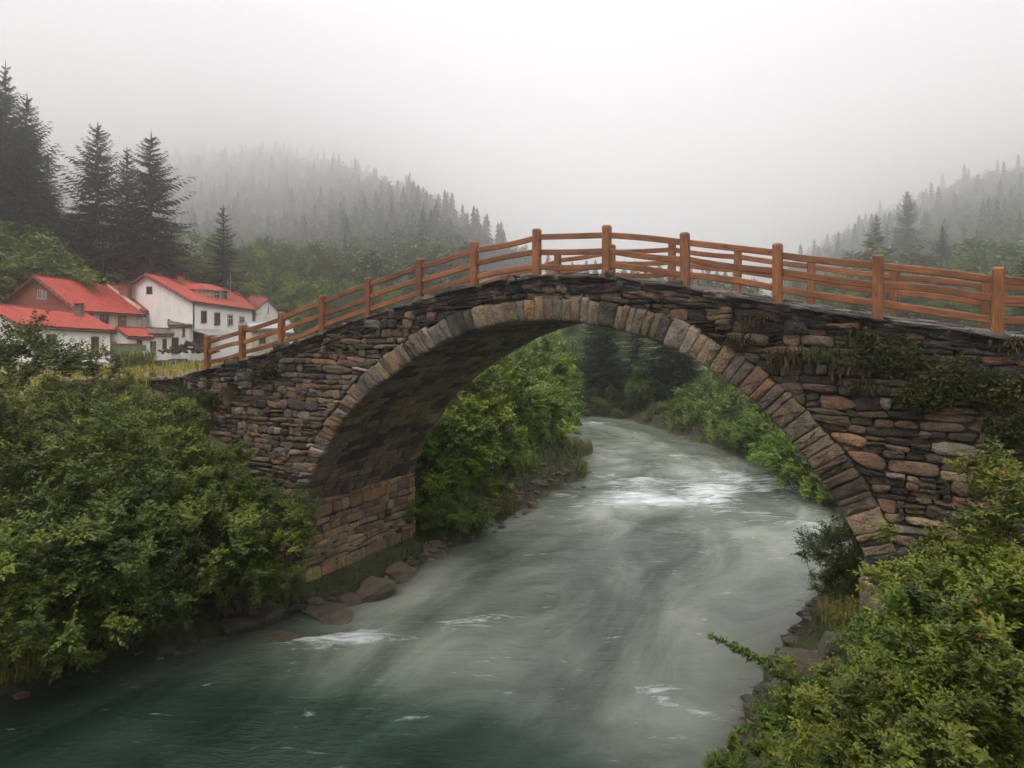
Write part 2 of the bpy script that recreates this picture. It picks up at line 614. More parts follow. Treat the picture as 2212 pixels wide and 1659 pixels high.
# --- piers under the springings
def pier(sx, ztop, sgn, zbot, t0, t1, weights, prot):
    """stone block whose visible face looks along sgn*U"""
    mb = MB()
    qd, nm = [], []
    z = zbot
    while z < ztop - .03:
        h = float(RNG.choice([.09, .14, .2, .28, .4])) * RNG.uniform(.9, 1.15)
        zt = min(z + h, ztop)
        t = t0
        while t < t1 - .02:
            e = min(t + float(np.clip(RNG.lognormal(-.85, .5), .16, 1.1)), t1)
            if t1 - e < .12:
                e = t1
            jz = RNG.uniform(-.05, .05, 4)
            qd.append([w3(sx, z + jz[0], t), w3(sx, z + jz[1], e), w3(sx, zt + jz[2], e), w3(sx, zt + jz[3], t)])
            nm.append(U * sgn)
            t = e
        s = 0.0
        while s < 2.0:                      # upstream and downstream returns
            e = min(s + RNG.uniform(.3, .8), 2.0)
            for tt, nr in ((t0, -C), (t1, C)):
                qd.append([w3(sx - sgn * s, z, tt), w3(sx - sgn * e, z, tt), w3(sx - sgn * e, zt, tt), w3(sx - sgn * s, zt, tt)])
                nm.append(nr)
            s = e
        z = zt
    t = t0
    while t < t1 - .02:                     # top ledge
        e = min(t + RNG.uniform(.4, .9), t1)
        qd.append([w3(sx - sgn * .6, ztop, t), w3(sx, ztop, t), w3(sx, ztop, e), w3(sx - sgn * .6, ztop, e)])
        nm.append(ZV)
        t = e
    stones(mb, np.array(qd), np.array(nm), RNG.uniform(.04, .10, len(qd)), np.minimum(pick(len(qd), weights) * 1.75, .5), 14, .02, 3, 8, .08)
    bx = w3([sx - .02 * sgn, sx - sgn * 2, sx - sgn * 2, sx - .02 * sgn], [zbot] * 4, [t0 + .02, t0 + .02, t1 - .02, t1 - .02])
    tp = bx + ZV * (ztop - zbot - .02)
    mb.add(np.vstack([bx, tp]), [[0, 1, 5, 4], [1, 2, 6, 5], [2, 3, 7, 6], [3, 0, 4, 7], [4, 5, 6, 7]], (.06, .05, .04))
    part(mb, 'pier', M['stone'], True)


pier(SPL[0] + .17, SPL[1] + .42, 1, -1.0, .0, W + .12, {'tan': 4, 'brown': 3, 'grey': 2, 'rust': .8, 'dark': .8, 'orange': .4}, 0)
pier(SPR[0] - .16, SPR[1] + .02, -1, 0.6, -.1, W + .1, {'brown': 3, 'rust': 2, 'grey': 1.5, 'tan': 2}, 0)

# --- coping: layers of thin dark slates along both edges of the deck, and the deck paving
for t0, nr in ((0.0, -C), (W, C)):
    mb = MB()
    qd, nm, dp = [], [], []
    for layer in range(5):
        s = S0 + RNG.uniform(0, .4)
        while s < S1 - .5:
            e = s + RNG.uniform(.28, 1.0)
            th_ = RNG.uniform(.045, .085)
            zo = -.045 - layer * .072 + RNG.uniform(-.02, .02)
            tilt = RNG.uniform(-.035, .035)
            z0, z1 = deck_z(s) + zo, deck_z(e) + zo
            qd.append([w3(s, z0 - th_ / 2 - tilt, t0), w3(e, z1 - th_ / 2 + tilt, t0), w3(e, z1 + th_ / 2 + tilt, t0), w3(s, z0 + th_ / 2 - tilt, t0)])
            nm.append(nr)
            dp.append(RNG.uniform(.05, .13) + (.07 if layer == 0 else .0))
            s = e + RNG.uniform(-.05, .05)
    stones(mb, np.array(qd), np.array(nm), np.array(dp), pick(len(qd), {'slate': 5, 'dark': 3, 'grey': 1.0, 'brown': .8}) * .8, 14, .0, 3.5, 9, .08)
    part(mb, 'coping', M['slate'], True)

mb = MB()
s = S0
while s < S1 - .3:
    e = s + RNG.uniform(.3, .6)
    t = -.06
    while t < W + .04:
        f = t + RNG.uniform(.35, .9)
        f = min(f, W + .06)
        zz = [deck_z(s), deck_z(e)]
        up = RNG.uniform(-.03, .025)
        p = np.array([w3(s, zz[0] + up, t), w3(e, zz[1] + up, t), w3(e, zz[1] + up, f), w3(s, zz[0] + up, f)]) + RNG.uniform(-.025, .025, (4, 3))
        bt = p - ZV * .12
        mb.add(np.vstack([p, bt]), [[0, 1, 2, 3], [0, 4, 5, 1], [1, 5, 6, 2], [2, 6, 7, 3], [3, 7, 4, 0]], pick(1, {'slate': 2, 'dark': 3, 'grey': 3})[0])
        t = f
    s = e
part(mb, 'deck', M['slate'])

# ------------------------------------------------------------------ timber fences
def bevel_box(sx, sy, sz, b=.012, nx=1, bow=0.0, dome=0.0):
    """bar along X, from 0 to sx, centred in Y and Z, with chamfered long edges"""
    hy, hz = sy / 2, sz / 2
    ring = [(-hy + b, -hz), (hy - b, -hz), (hy, -hz + b), (hy, hz - b), (hy - b, hz), (-hy + b, hz), (-hy, hz - b), (-hy, -hz + b)]
    V, Fq = [], []
    xs = list(np.linspace(0, sx, nx + 1))
    for i, x in enumerate(xs):
        sc_ = 1.0
        bz = bow * math.sin(math.pi * x / sx)
        V += [(x, y * sc_, z * sc_ + bz) for y, z in ring]
    if dome:
        V += [(sx + dome, y * .72, z * .72) for y, z in ring]
        xs.append(0)
    for i in range(len(xs) - 1):
        Fq += [[i * 8 + j, i * 8 + (j + 1) % 8, (i + 1) * 8 + (j + 1) % 8, (i + 1) * 8 + j] for j in range(8)]
    mbx = MB()
    mbx.add(V, Fq)
    k = (len(xs) - 1) * 8
    mbx.F.append(np.array([[7, 6, 5, 4, 3, 2, 1, 0], [k + j for j in range(8)]]))
    return mbx


post_me = bevel_box(1.42, .175, .175, .018, 1, 0, .035).mesh('post')
rail_me = [bevel_box(PITCH, .055, .130, .012, 8, bw).mesh('rail') for bw in (-.035, .02, -.015, .04, 0.0)]
post_me.materials.append(M['wood'])
for r_ in rail_me:
    r_.materials.append(M['wood'])


def basis(x, up):
    x = x / np.linalg.norm(x)
    y = np.cross(up, x)
    y /= np.linalg.norm(y)
    z = np.cross(x, y)
    return np.stack([x, y, z], 1)


def fence(t, label, face, i0, i1):
    root = empty('timber_fence', w3(0, deck_z(.0), t), label, 'fence', 'timber fences along the bridge deck')
    tops = []
    for i in range(i0, i1):
        s = i * PITCH + (RNG.uniform(-.03, .03))
        p = w3(s, deck_z(s) - .33, t)
        lean = np.array([RNG.normal(0, .008), RNG.normal(0, .008), 1.0])
        R = basis(lean, U)
        o = link('post', post_me, None, root)
        m4 = np.eye(4)
        m4[:3, :3] = R
        m4[:3, 3] = p - np.array(root.location)
        o.matrix_local = Matrix(m4.tolist())
        tops.append((s, p + lean * .33))
    for i in range(len(tops) - 1):
        (sa, a), (sb, b) = tops[i], tops[i + 1]
        for h in (.245, .575, .915):
            A = a + ZV * (h + RNG.uniform(-.02, .02)) + C * face
            B = b + ZV * (h + RNG.uniform(-.02, .02)) + C * face
            A2, B2 = A - (B - A) * .015, B + (B - A) * .015
            o = link('rail', rail_me[RNG.integers(len(rail_me))], None, root)
            R = basis(B2 - A2, ZV)
            m4 = np.eye(4)
            m4[:3, 0] = R[:, 0] * np.linalg.norm(B2 - A2) / PITCH
            m4[:3, 1], m4[:3, 2] = R[:, 1], R[:, 2]
            m4[:3, 3] = A2 - np.array(root.location)
            o.matrix_local = Matrix(m4.tolist())
    return root


fence(.22, 'orange stained post and rail fence along the near edge of the bridge', .0, 0, 15)
fence(W - .22, 'orange stained post and rail fence on the far edge of the bridge', .0, 0, 15)

# ------------------------------------------------------------------ terrain
LB = np.array([(-30, -40), (-24, -12), (-19, 0), (-15, 8), (-11.4, 14.4), (-7.8, 17.0), (-5.2, 18.6), (-3.6, 20.6), (-2.4, 23.0), (.1, 28), (3.0, 33), (3.9, 35), (3.0, 38), (3.2, 42), (2.6, 49), (-2, 54), (-12, 58), (-30, 62), (-60, 66)], float)
RB = np.array([(-12, -40), (-5, -12), (-3.2, 0), (-1.2, 5), (1.4, 9), (3.6, 12.0), (5.2, 14.9), (8.9, 19.5), (12.0, 24), (13.0, 28), (14, 33), (13.6, 38), (10.5, 47), (8, 54), (0, 62), (-10, 66), (-30, 70), (-60, 74)], float)
RIVER = np.vstack([LB, RB[::-1]])


def seg_dist(P, line):
    d = np.full(len(P), 1e9)
    for a, b in zip(line[:-1], line[1:]):
        ab = b - a
        t = np.clip(((P - a) @ ab) / (ab @ ab), 0, 1)
        d = np.minimum(d, np.linalg.norm(P - a - t[:, None] * ab, axis=1))
    return d


def in_poly(P, poly):
    x, y = P[:, 0], P[:, 1]
    ins = np.zeros(len(P), bool)
    j = len(poly) - 1
    for i in range(len(poly)):
        xi, yi = poly[i]
        xj, yj = poly[j]
        c = ((yi > y) != (yj > y)) & (x < (xj - xi) * (y - yi) / (yj - yi + 1e-12) + xi)
        ins ^= c
        j = i
    return ins


def vnoise(x, y, sc_=1.0, seed=0):
    """smooth pseudo noise from a few sines"""
    r = np.random.default_rng(seed)
    o = np.zeros_like(x, float)
    for k in range(7):
        a = r.uniform(0, 2 * math.pi)
        f = sc_ * r.uniform(.6, 2.4)
        o += np.sin((x * math.cos(a) + y * math.sin(a)) * f + r.uniform(0, 6.28)) / 7
    return o * 1.6


RT = np.array([(-2000, 300, 250), (-600, 1200, 350), (0, 1900, 385), (300, 2000, 362), (520, 2000, 338), (600, 1950, 340), (680, 1700, 362), (750, 1400, 385), (830, 1100, 422), (900, 880, 446), (960, 760, 496), (1020, 650, 545), (1090, 560, 600),
               (1160, 350, 650), (1300, 500, 660), (1500, 500, 660), (1640, 1200, 648), (1720, 1250, 600), (1800, 1250, 548), (1900, 1220, 492), (2000, 1180, 448), (2100, 1120, 412), (2212, 1050, 382), (2600, 800, 345), (4200, 250, 250)], float)


def smooth01(t):
    t = np.clip(t, 0, 1)
    return t * t * (3 - 2 * t)


def hill(x, y):
    """valley sides: height of the slope seen at each bearing"""
    Y = np.maximum(y, 1.0)
    xp = np.clip(x / Y * F_PX + CX, -2000, 4200)
    yr = np.interp(xp, RT[:, 0], RT[:, 1])
    er = (HY - np.interp(xp, RT[:, 0], RT[:, 2])) / F_PX
    y0 = np.where(xp < 1150, 120.0, 105.0)
    zb = 4.0
    e0 = (zb - EYE) / y0
    t = np.clip((Y - y0) / (yr - y0), 0, 1)
    e = e0 + (er - e0) * (1 - (1 - t) ** 3.6)
    z = EYE + e * np.minimum(Y, yr)
    return np.where(y > y0, z, -50)


def ground_z(x, y):
    x, y = np.atleast_1d(np.asarray(x, float)), np.atleast_1d(np.asarray(y, float))
    sh = x.shape
    x, y = x.ravel(), y.ravel()
    P = np.c_[x, y]
    dl, dr = seg_dist(P, LB), seg_dist(P, RB)
    ins = in_poly(P, RIVER)
    d = np.minimum(dl, dr)
    leftside = dl <= dr
    # left bank: terrace of the village, then hill on the far left
    up = smooth01((y - 22) / 8.0)
    AL = 4.0 - 1.2 * smooth01((y - 22) / 6) * smooth01((48 - y) / 10) * smooth01((x + 13) / 8)
    zl = AL * (1 - np.exp(-d / 3.2)) + .35
    zl += 1.7 * np.exp(-(((x + 12.3) / 4.2) ** 2 + ((y - 25.5) / 4.0) ** 2))
    q = -.98 * (x + 37) + .2 * (y - 66)
    hq = 15.5 * (1 - np.exp(-np.maximum(q, 0) * .75 / 15.5)) * smooth01((y - 20) / 25)
    zl += hq
    # right bank
    AR = 2.9 + 4.6 * (1 - smooth01((y - 14) / 12.0))
    AR = np.where((y > 1.2) & (y < 14), 7.5 - 4.6 * smooth01((y - 1.2) / 2.6) * smooth01((13.5 - y) / 4.0) * smooth01((14 - x) / 5.0), AR)
    AR = AR * (1 - .72 * smooth01((y - 48) / 5) * smooth01((16 - x) / 5))
    AR = np.where(x > 16, np.maximum(AR, 2.9 + 4.4 * smooth01((x - 16) / 10) * (1 - smooth01((y - 25) / 25))), AR)
    zr = AR * (1 - np.exp(-d / 3.0)) + .35
    z = np.where(leftside, zl, zr)
    z += np.where(d > 2, vnoise(x, y, .25, 3) * .25, 0) + vnoise(x, y, 1.2, 5) * .07
    z = np.maximum(z, hill(x, y))
    # ground falls away at the feet of the bridge
    ps, pt = (P - O[:2]) @ U[:2], (P - O[:2]) @ C[:2]
    near_l = smooth01((ps - (SPL[0] - 2.2)) / 1.6) * smooth01((pt + 3.5) / 2.5) * smooth01((W + 1.8 - pt) / 1.5) * (ps < 13)
    z = z * (1 - near_l) + np.minimum(z, .15 + .18 * np.maximum(0, SPL[0] + .8 - ps)) * near_l
    near_r = smooth01((26.0 - ps) / 3.5) * smooth01((pt + 5.5) / 2.5) * smooth01((W + 1.5 - pt) / 1.5) * (ps > 13)
    z = z * (1 - near_r) + np.minimum(z, 1.9 + .35 * np.maximum(0, ps - SPR[0] - 1.0) - .9 * np.maximum(0, SPR[0] - .3 - ps)) * near_r
    z = np.where(ins, -.25 - np.minimum(d, 4) * .4, z)
    return z.reshape(sh)


def gz(x, y):
    return float(ground_z([x], [y])[0])


na, nr_ = 560, 210
ang = np.r_[np.linspace(-50, 50, 361), np.linspace(50, 310, na - 361 + 2)[1:-1]] * math.pi / 180
rad = np.r_[0.4, np.geomspace(1.0, 4000, nr_ - 1)]
A_, R_ = np.meshgrid(ang, rad, indexing='ij')
gx, gy = R_ * np.sin(A_), R_ * np.cos(A_)
gzv = ground_z(gx, gy)
gV = np.stack([gx, gy, gzv], -1).reshape(-1, 3)
nA, nR = gx.shape
ii, jj = np.meshgrid(np.arange(nA), np.arange(nR - 1), indexing='ij')
i2 = (ii + 1) % nA
gF = np.stack([ii * nR + jj, ii * nR + jj + 1, i2 * nR + jj + 1, i2 * nR + jj], -1).reshape(-1, 4)
# tint.r = dryness (yard, yellow grass), tint.g = wetness near the water
dist_w = np.minimum(seg_dist(gV[:, :2], LB), seg_dist(gV[:, :2], RB))
dry = np.exp(-(((gV[:, 0] + 22) / 16) ** 2 + ((gV[:, 1] - 48) / 16) ** 2))
dry = np.maximum(dry, .9 * np.exp(-(((gV[:, 0] + 14) / 6) ** 2 + ((gV[:, 1] - 27) / 5) ** 2)))
wet = np.exp(-dist_w / 1.2)
meadow = np.exp(-(((gV[:, 0] - 22) / 9) ** 2 + ((gV[:, 1] - 62) / 14) ** 2))


def ground_mat():
    m, nt, b = mat('ground')
    tc = N(nt, 'ShaderNodeTexCoord').outputs['Object']
    sep = N(nt, 'ShaderNodeSeparateColor')
    L(nt, tint_out(nt), sep.inputs[0])
    n1 = noise(nt, tc, .35, 8, .65)
    n2 = noise(nt, tc, 3.0, 6, .7)
    g = ramp(nt, n1, [(.3, (.022, .036, .010)), (.5, (.045, .070, .016)), (.7, (.075, .090, .025))])
    dryc = ramp(nt, n2, [(.3, (.11, .08, .045)), (.5, (.17, .13, .06)), (.7, (.15, .15, .04))])
    c = mix(nt, math_(nt, 'MULTIPLY', sep.outputs[0], 1.3, True), g, dryc)
    c = mix(nt, sep.outputs[2], c, (.10, .19, .03))
    earth = ramp(nt, n2, [(.3, (.018, .014, .010)), (.7, (.06, .048, .032))])
    c = mix(nt, sep.outputs[1], c, earth)
    c = mix(nt, .7, c, ramp(nt, n2, [(.3, (.6, .6, .6)), (.7, (1.25, 1.25, 1.25))]), 'MULTIPLY')
    L(nt, c, b.inputs['Base Color'])
    b.inputs['Roughness'].default_value = .9
    b.inputs['Specular IOR Level'].default_value = .2
    bump(nt, n2, b, .8, .15)
    return m


mb = MB()
mb.add(gV, gF[:, ::-1], np.c_[dry, wet, meadow])
struct(mb.build('ground', ground_mat(), None, True))

# ------------------------------------------------------------------ river water
CLN = np.array([(-21, -40), (-14.5, -12), (-11, 0), (-8, 7), (-3.6, 13.5), (0.2, 18.5), (4.0, 23.5), (6.7, 29), (8.8, 35), (8.2, 41), (6.5, 48), (2.5, 55), (-6, 60.5), (-20, 64.5), (-45, 68)], float)
CL = resample(CLN, 300, 20)
cl_d = np.r_[0, np.cumsum(np.linalg.norm(np.diff(CL, axis=0), axis=1))]
vv = np.linspace(-13, 13, 150)
keep = (CL[:, 1] > -30)
cl2 = resample(CL[keep], 520, 0)
d2 = np.r_[0, np.cumsum(np.linalg.norm(np.diff(cl2, axis=0), axis=1))]
tg = np.gradient(cl2, axis=0)
for _ in range(40):
    tg[1:-1] = (tg[:-2] + tg[2:] + tg[1:-1]) / 3
tg /= np.linalg.norm(tg, axis=1, keepdims=True)
nrm2 = np.c_[tg[:, 1], -tg[:, 0]]
XY = cl2[:, None] + vv[None, :, None] * nrm2[:, None]
uu = np.broadcast_to(d2[:, None], XY.shape[:2])
v2 = np.broadcast_to(vv[None], XY.shape[:2])
x_, y_ = XY[..., 0], XY[..., 1]


def blob(cx, cy, rx, ry, rot=0.0):
    c_, s_ = math.cos(rot), math.sin(rot)
    a = (x_ - cx) * c_ + (y_ - cy) * s_
    b_ = -(x_ - cx) * s_ + (y_ - cy) * c_
    return np.exp(-((a / rx) ** 2 + (b_ / ry) ** 2))


rap = np.clip(blob(7.0, 30.2, 5.0, 1.0, .10) * .75 + blob(9.0, 31.6, 4.5, 1.3, -.1) * .6 + blob(10.6, 27.8, 3.0, .7, -.35) * .8 + blob(4.6, 28.9, 2.2, .5, .05) * .8 + blob(11.0, 34.0, 3, 1.3, 0) * .5
              + blob(-3.0, 17.3, 2.3, .36, .25) * 1.5 + blob(-4.6, 16.9, .9, .22, .1) * .6 + blob(3.4, 14.2, 1.7, .35, -.9) * .45 + blob(7.0, 44, 4, .6, .1) * .28 + blob(9.5, 38.5, 3.5, .7, -.2) * .28 + blob(5.5, 50, 3, .5, .1) * .5 + blob(12.0, 25.5, 2.2, .5, -.6) * .6 + .35 * blob(7.5, 32, 7, 5, 0), 0, 1)
rap = np.clip(rap * (.72 + .75 * vnoise(x_ * .9 + 3, y_ * 2.2, 1.0, 31)), 0, 1)
pool_refl = np.clip(1.3 * blob(-8.5, 12.0, 9.5, 4.6, -.1) + .95 * blob(-2.0, 11, 5, 3.0, 0) + .3 * blob(1.5, 16, 3, 1.5, .6), 0, 1)  # deep pool, widened to paint the dark reflection of the left bank bushes
zw = .02 * vnoise(uu * .9, v2 * 3.0, 1.0, 11) + .016 * vnoise(uu * 2.4, v2 * 5.2, 1.0, 12) + rap * (.10 * vnoise(uu * 2.6, v2 * 1.2, 1.0, 13) + .08 + .05 * vnoise(uu * 4.6, v2 * 3.2, 1.0, 17))
zw += .05 * np.exp(-((y_ - 36) / 14) ** 2) * vnoise(uu * 1.6, v2 * 1.5, 1.0, 19)
wV = np.stack([x_, y_, zw], -1).reshape(-1, 3)
na_, nb_ = XY.shape[:2]
ii, jj = np.meshgrid(np.arange(na_ - 1), np.arange(nb_ - 1), indexing='ij')
wF = np.stack([ii * nb_ + jj, ii * nb_ + jj + 1, (ii + 1) * nb_ + jj + 1, (ii + 1) * nb_ + jj], -1).reshape(-1, 4)
shallow = np.exp(-np.minimum(seg_dist(wV[:, :2], LB), seg_dist(wV[:, :2], RB)) / .9)


def water_mat():
    m, nt, b = mat('river_water')
    tc = N(nt, 'ShaderNodeTexCoord').outputs['Object']
    uv = N(nt, 'ShaderNodeUVMap', uv_map='UVMap').outputs[0]
    sep = N(nt, 'ShaderNodeSeparateColor')
    L(nt, tint_out(nt), sep.inputs[0])
    st = noise(nt, mapping(nt, uv, (.17, .30, 1)), 1.0, 7, .62, .7)
    wv = noise(nt, mapping(nt, tc, (.75, 2.0, 1), (0, 0, .22)), 1.0, 6, .62, .35)
    fine = noise(nt, mapping(nt, tc, (2.6, 6.5, 1), (0, 0, .1)), 1.0, 6, .68, .2)
    silt_refl = ramp(nt, st, [(.34, (.042, .062, .044)), (.5, (.118, .142, .112)), (.66, (.25, .27, .23))])  # silty water; its dark streaks also paint reflections in the ripples
    deep_refl = ramp(nt, st, [(.34, (.006, .014, .008)), (.55, (.016, .032, .022)), (.75, (.05, .08, .060))])  # deep water colour, darkened further to stand in for reflected bushes
    c = mix(nt, sep.outputs[2], silt_refl, deep_refl)
    c = mix(nt, math_(nt, 'MULTIPLY', sep.outputs[1], .6), c, (.040, .042, .024))
    # foam and aerated wisps where the river breaks
    wisp = noise(nt, mapping(nt, tc, (.9, 3.6, 1), (0, 0, .18)), 1.0, 7, .7, .9)
    fo = math_(nt, 'ADD', math_(nt, 'MULTIPLY', sep.outputs[0], .72), math_(nt, 'MULTIPLY', math_(nt, 'SUBTRACT', wisp, .5), 2.3))
    fo = math_(nt, 'ADD', fo, math_(nt, 'MULTIPLY', math_(nt, 'SUBTRACT', wv, .5), .9))
    foam = ramp(nt, fo, [(.30, (0, 0, 0)), (.56, (.28, .28, .28)), (1.0, (1, 1, 1))])
    c = mix(nt, math_(nt, 'MULTIPLY', foam, .9), c, (.62, .65, .66))
    L(nt, c, b.inputs['Base Color'])
    L(nt, math_(nt, 'ADD', math_(nt, 'MULTIPLY', foam, .4), .22), b.inputs['Roughness'])
    b.inputs['IOR'].default_value = 1.33
    b.inputs['Specular IOR Level'].default_value = .38
    h = math_(nt, 'ADD', math_(nt, 'MULTIPLY', wv, .9), math_(nt, 'ADD', math_(nt, 'MULTIPLY', st, .6), math_(nt, 'MULTIPLY', fine, .35)))
    bump(nt, h, b, .5, .14)
    return m


mb = MB()
mb.add(wV, wF, np.c_[rap.ravel(), shallow, pool_refl.ravel()], np.c_[uu.ravel(), v2.ravel()])
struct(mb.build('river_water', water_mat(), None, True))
# ------------------------------------------------------------------ vegetation generators
def unit(v):
    return v / (np.linalg.norm(v, axis=-1, keepdims=True) + 1e-9)


def leaves(mb, P, D, Nn, Ln, tint, wr=.5, fold=.25, curl=.2):
    """one leaf per row: base P, direction D, face normal Nn, length Ln; six-sided pointed blade folded on its midrib"""
    n = len(P)
    D = unit(D)
    S = unit(np.cross(D, Nn))
    Nn = np.cross(S, D)
    Ln = np.broadcast_to(Ln, (n,))[:, None]
    wv = Ln * wr * .5
    tip = P + D * Ln - Nn * Ln * curl
    m1 = P + D * Ln * .38
    a = m1 + S * wv + Nn * wv * fold
    b = m1 - S * wv + Nn * wv * fold
    V = np.stack([P, a, tip, b], 1)
    F = np.array([[0, 1, 2], [0, 2, 3]])
    off = (np.arange(n) * 4)[:, None, None]
    mb.add(V.reshape(-1, 3), (F[None] + off).reshape(-1, 3), np.repeat(tint, 4, 0))


def rand_dir(rng, n):
    return unit(rng.normal(0, 1, (n, 3)))


def leaf_tints(rng, n, dark, light, accent=None, pa=0.0, clump=None):
    t = rng.beta(1.6, 1.8, (n, 1))
    if clump is not None:
        t = np.clip(t * .45 + clump[:, None] * .75 - .08, 0, 1)
    c = np.array(dark) * (1 - t) + np.array(light) * t
    if accent is not None:
        k = rng.random(n) < pa
        c[k] = np.array(accent) * rng.uniform(.6, 1.2, (k.sum(), 1))
    return c


def sprig_crown(seed, R, n_clump, sprigs, per, leaf, dark, light, accent=None, pa=0.0, up=.5, shell=(.35, .95), flat=0.0, spread=.25, lscale=1.0):
    """foliage of a shrub or broadleaf crown: clumps spread through the volume, each of leafy twigs reaching outward"""
    rng = np.random.default_rng(seed)
    R = np.asarray(R, float)
    mbx = MB()
    d = rand_dir(rng, n_clump)
    d[:, 2] = np.where(d[:, 2] < -.35, -d[:, 2], d[:, 2])
    lob = 1 + .22 * np.sin(d[:, 0] * 4.1 + seed) * np.cos(d[:, 1] * 3.7 + seed * 2) + .16 * np.sin(d[:, 2] * 6 + d[:, 0] * 5 + seed)
    rr = rng.uniform(shell[0], shell[1], n_clump) ** .7 * lob
    Cc = d * rr[:, None] * R
    Rm = R.mean()
    cl_t = np.clip(.48 + rng.normal(0, .34, n_clump), 0, 1)
    n = n_clump * sprigs
    ci = np.repeat(np.arange(n_clump), sprigs)
    sd = unit(unit(Cc[ci] / R) * .95 + rand_dir(rng, n) * .9 + np.array([0, 0, up]))
    st = Cc[ci] + rand_dir(rng, n) * Rm * spread * .35
    sl = Rm * spread * rng.uniform(.5, 1.35, n)
    k = np.linspace(.12, 1, per)
    droop = rng.uniform(.0, .35, n)
    side = unit(np.cross(sd, np.array([0, 0, 1.0]) + rand_dir(rng, n) * .3))
    P = st[:, None] + sd[:, None] * (sl[:, None] * k)[..., None]
    P[..., 2] -= (droop[:, None] * (k ** 2) * sl[:, None])
    alt = np.where(np.arange(per) % 2 == 0, 1.0, -1.0)
    D = sd[:, None] * .55 + side[:, None] * alt[None, :, None] * .8 + rng.normal(0, .3, P.shape)
    Nn = np.array([0, 0, 1.0]) * .95 + unit(Cc)[ci][:, None] * .45 + rng.normal(0, .34, P.shape)
    P, D, Nn = P.reshape(-1, 3), D.reshape(-1, 3), Nn.reshape(-1, 3)
    nl = len(P)
    Ln = leaf * rng.uniform(.6, 1.25, nl) * np.tile(1.1 - .45 * k, n)
    tn = leaf_tints(rng, nl, dark, light, accent, pa, np.repeat(cl_t[ci], per))
    leaves(mbx, P, D, Nn, Ln, tn, .58)
    return mbx


def stems(seed, R, n, h0, rad, base_spread=.15):
    """woody stems fanning from the ground into the crown"""
    rng = np.random.default_rng(seed)
    mbx = MB()
    R = np.asarray(R, float)
    for i in range(n):
        a = rng.uniform(0, 6.28)
        e = np.array([math.cos(a) * rng.uniform(.2, .7), math.sin(a) * rng.uniform(.2, .7), rng.uniform(.2, .7)]) * R
        b = np.array([math.cos(a) * base_spread * R[0], math.sin(a) * base_spread * R[1], -h0])
        mid = (b + e) / 2 + rng.normal(0, .1, 3) * R
        t = np.linspace(0, 1, 6)[:, None]
        p = b * (1 - t) ** 2 + 2 * mid * t * (1 - t) + e * t ** 2
        mbx.tube(p, np.linspace(rad, rad * .25, 6), 5)
    return mbx


def conifer_mesh(seed, H, R, lev, nb, m, dark=(.018, .028, .016), light=(.04, .06, .03), gap=.12, taper=.85):
    rng = np.random.default_rng(seed)
    mbx = MB()
    zs, az, ln = [], [], []
    for i in range(lev):
        f = .06 + .93 * (i / (lev - 1)) ** .95
        r = R * (1 - f) ** taper * (1 + .12 * math.sin(i * 1.7 + seed)) + .012 * H
        k = max(4, int(nb * (1 - .4 * f)))
        for j in range(k):
            if rng.random() < gap:
                continue
            zs.append((f + rng.uniform(-.012, .012)) * H)
            az.append(j / k * 6.283 + i * 2.4 + rng.normal(0, .25))
            ln.append(r * rng.choice([1.0, .82, 1.18, .6], p=[.45, .3, .15, .1]) * rng.uniform(.88, 1.08))
    zs, az, ln = map(np.array, (zs, az, ln))
    n = len(zs)
    f = zs / H
    dr = np.stack([np.cos(az), np.sin(az), np.zeros(n)], 1)
    sdv = np.stack([-np.sin(az), np.cos(az), np.zeros(n)], 1)
    k = np.linspace(.10, 1.0, m)
    slope = np.where(f > .7, .35, -.05 - .30 * (1 - f)) + rng.normal(0, .06, n)
    P = dr[:, None] * (ln[:, None] * k)[..., None]
    P[..., 2] += zs[:, None] + ln[:, None] * (slope[:, None] * k + .22 * k ** 3 - .10 * k)
    tw = ln[:, None] * (.40 * (1 - k * .82)) + .02 * R
    tt = []
    for sgn in (1, -1):
        D = sdv[:, None] * sgn * .85 + dr[:, None] * .75 + rng.normal(0, .13, P.shape)
        D[..., 2] -= .30 + rng.uniform(0, .25, P.shape[:2])
        D = unit(D)
        a = P
        wd = np.maximum(tw * .24, .012 * R)
        tip = P + D * tw[..., None] * rng.uniform(.75, 1.25, P.shape[:2])[..., None]
        b1 = a + dr[:, None] * wd[..., None]
        b2 = a - dr[:, None] * wd[..., None]
        V = np.stack([b1, b2, tip], 2).reshape(-1, 3)
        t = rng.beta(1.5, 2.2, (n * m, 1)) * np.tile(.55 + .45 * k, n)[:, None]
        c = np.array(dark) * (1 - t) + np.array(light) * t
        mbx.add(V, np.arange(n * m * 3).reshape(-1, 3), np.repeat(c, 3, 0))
    # hanging spray under each branch and the branch tip
    D = dr[:, None] * .5 + rng.normal(0, .25, P.shape)
    D[..., 2] -= .9
    D = unit(D)
    tip = P + D * (tw * .6)[..., None]
    V = np.stack([P + sdv[:, None] * (tw * .12)[..., None], P - sdv[:, None] * (tw * .12)[..., None], tip], 2).reshape(-1, 3)
    mbx.add(V, np.arange(n * m * 3).reshape(-1, 3), np.array(dark) * .9)
    tips = dr * ln[:, None]
    tips[:, 2] += zs + ln * (slope + .12)
    e = tips + dr * (ln * .16)[:, None] + np.array([0, 0, 1]) * (ln * .06)[:, None]
    V = np.stack([tips * 1 + sdv * (ln * .05)[:, None] - dr * (ln * .12)[:, None], tips - sdv * (ln * .05)[:, None] - dr * (ln * .12)[:, None], e], 1).reshape(-1, 3)
    mbx.add(V, np.arange(n * 3).reshape(-1, 3), light)
    # leader
    top = np.array([[.03 * R, 0, H * .95], [-.03 * R, .02 * R, H * .95], [0, 0, H * 1.03]])
    mbx.add(top, [[0, 1, 2]], light)
    return mbx


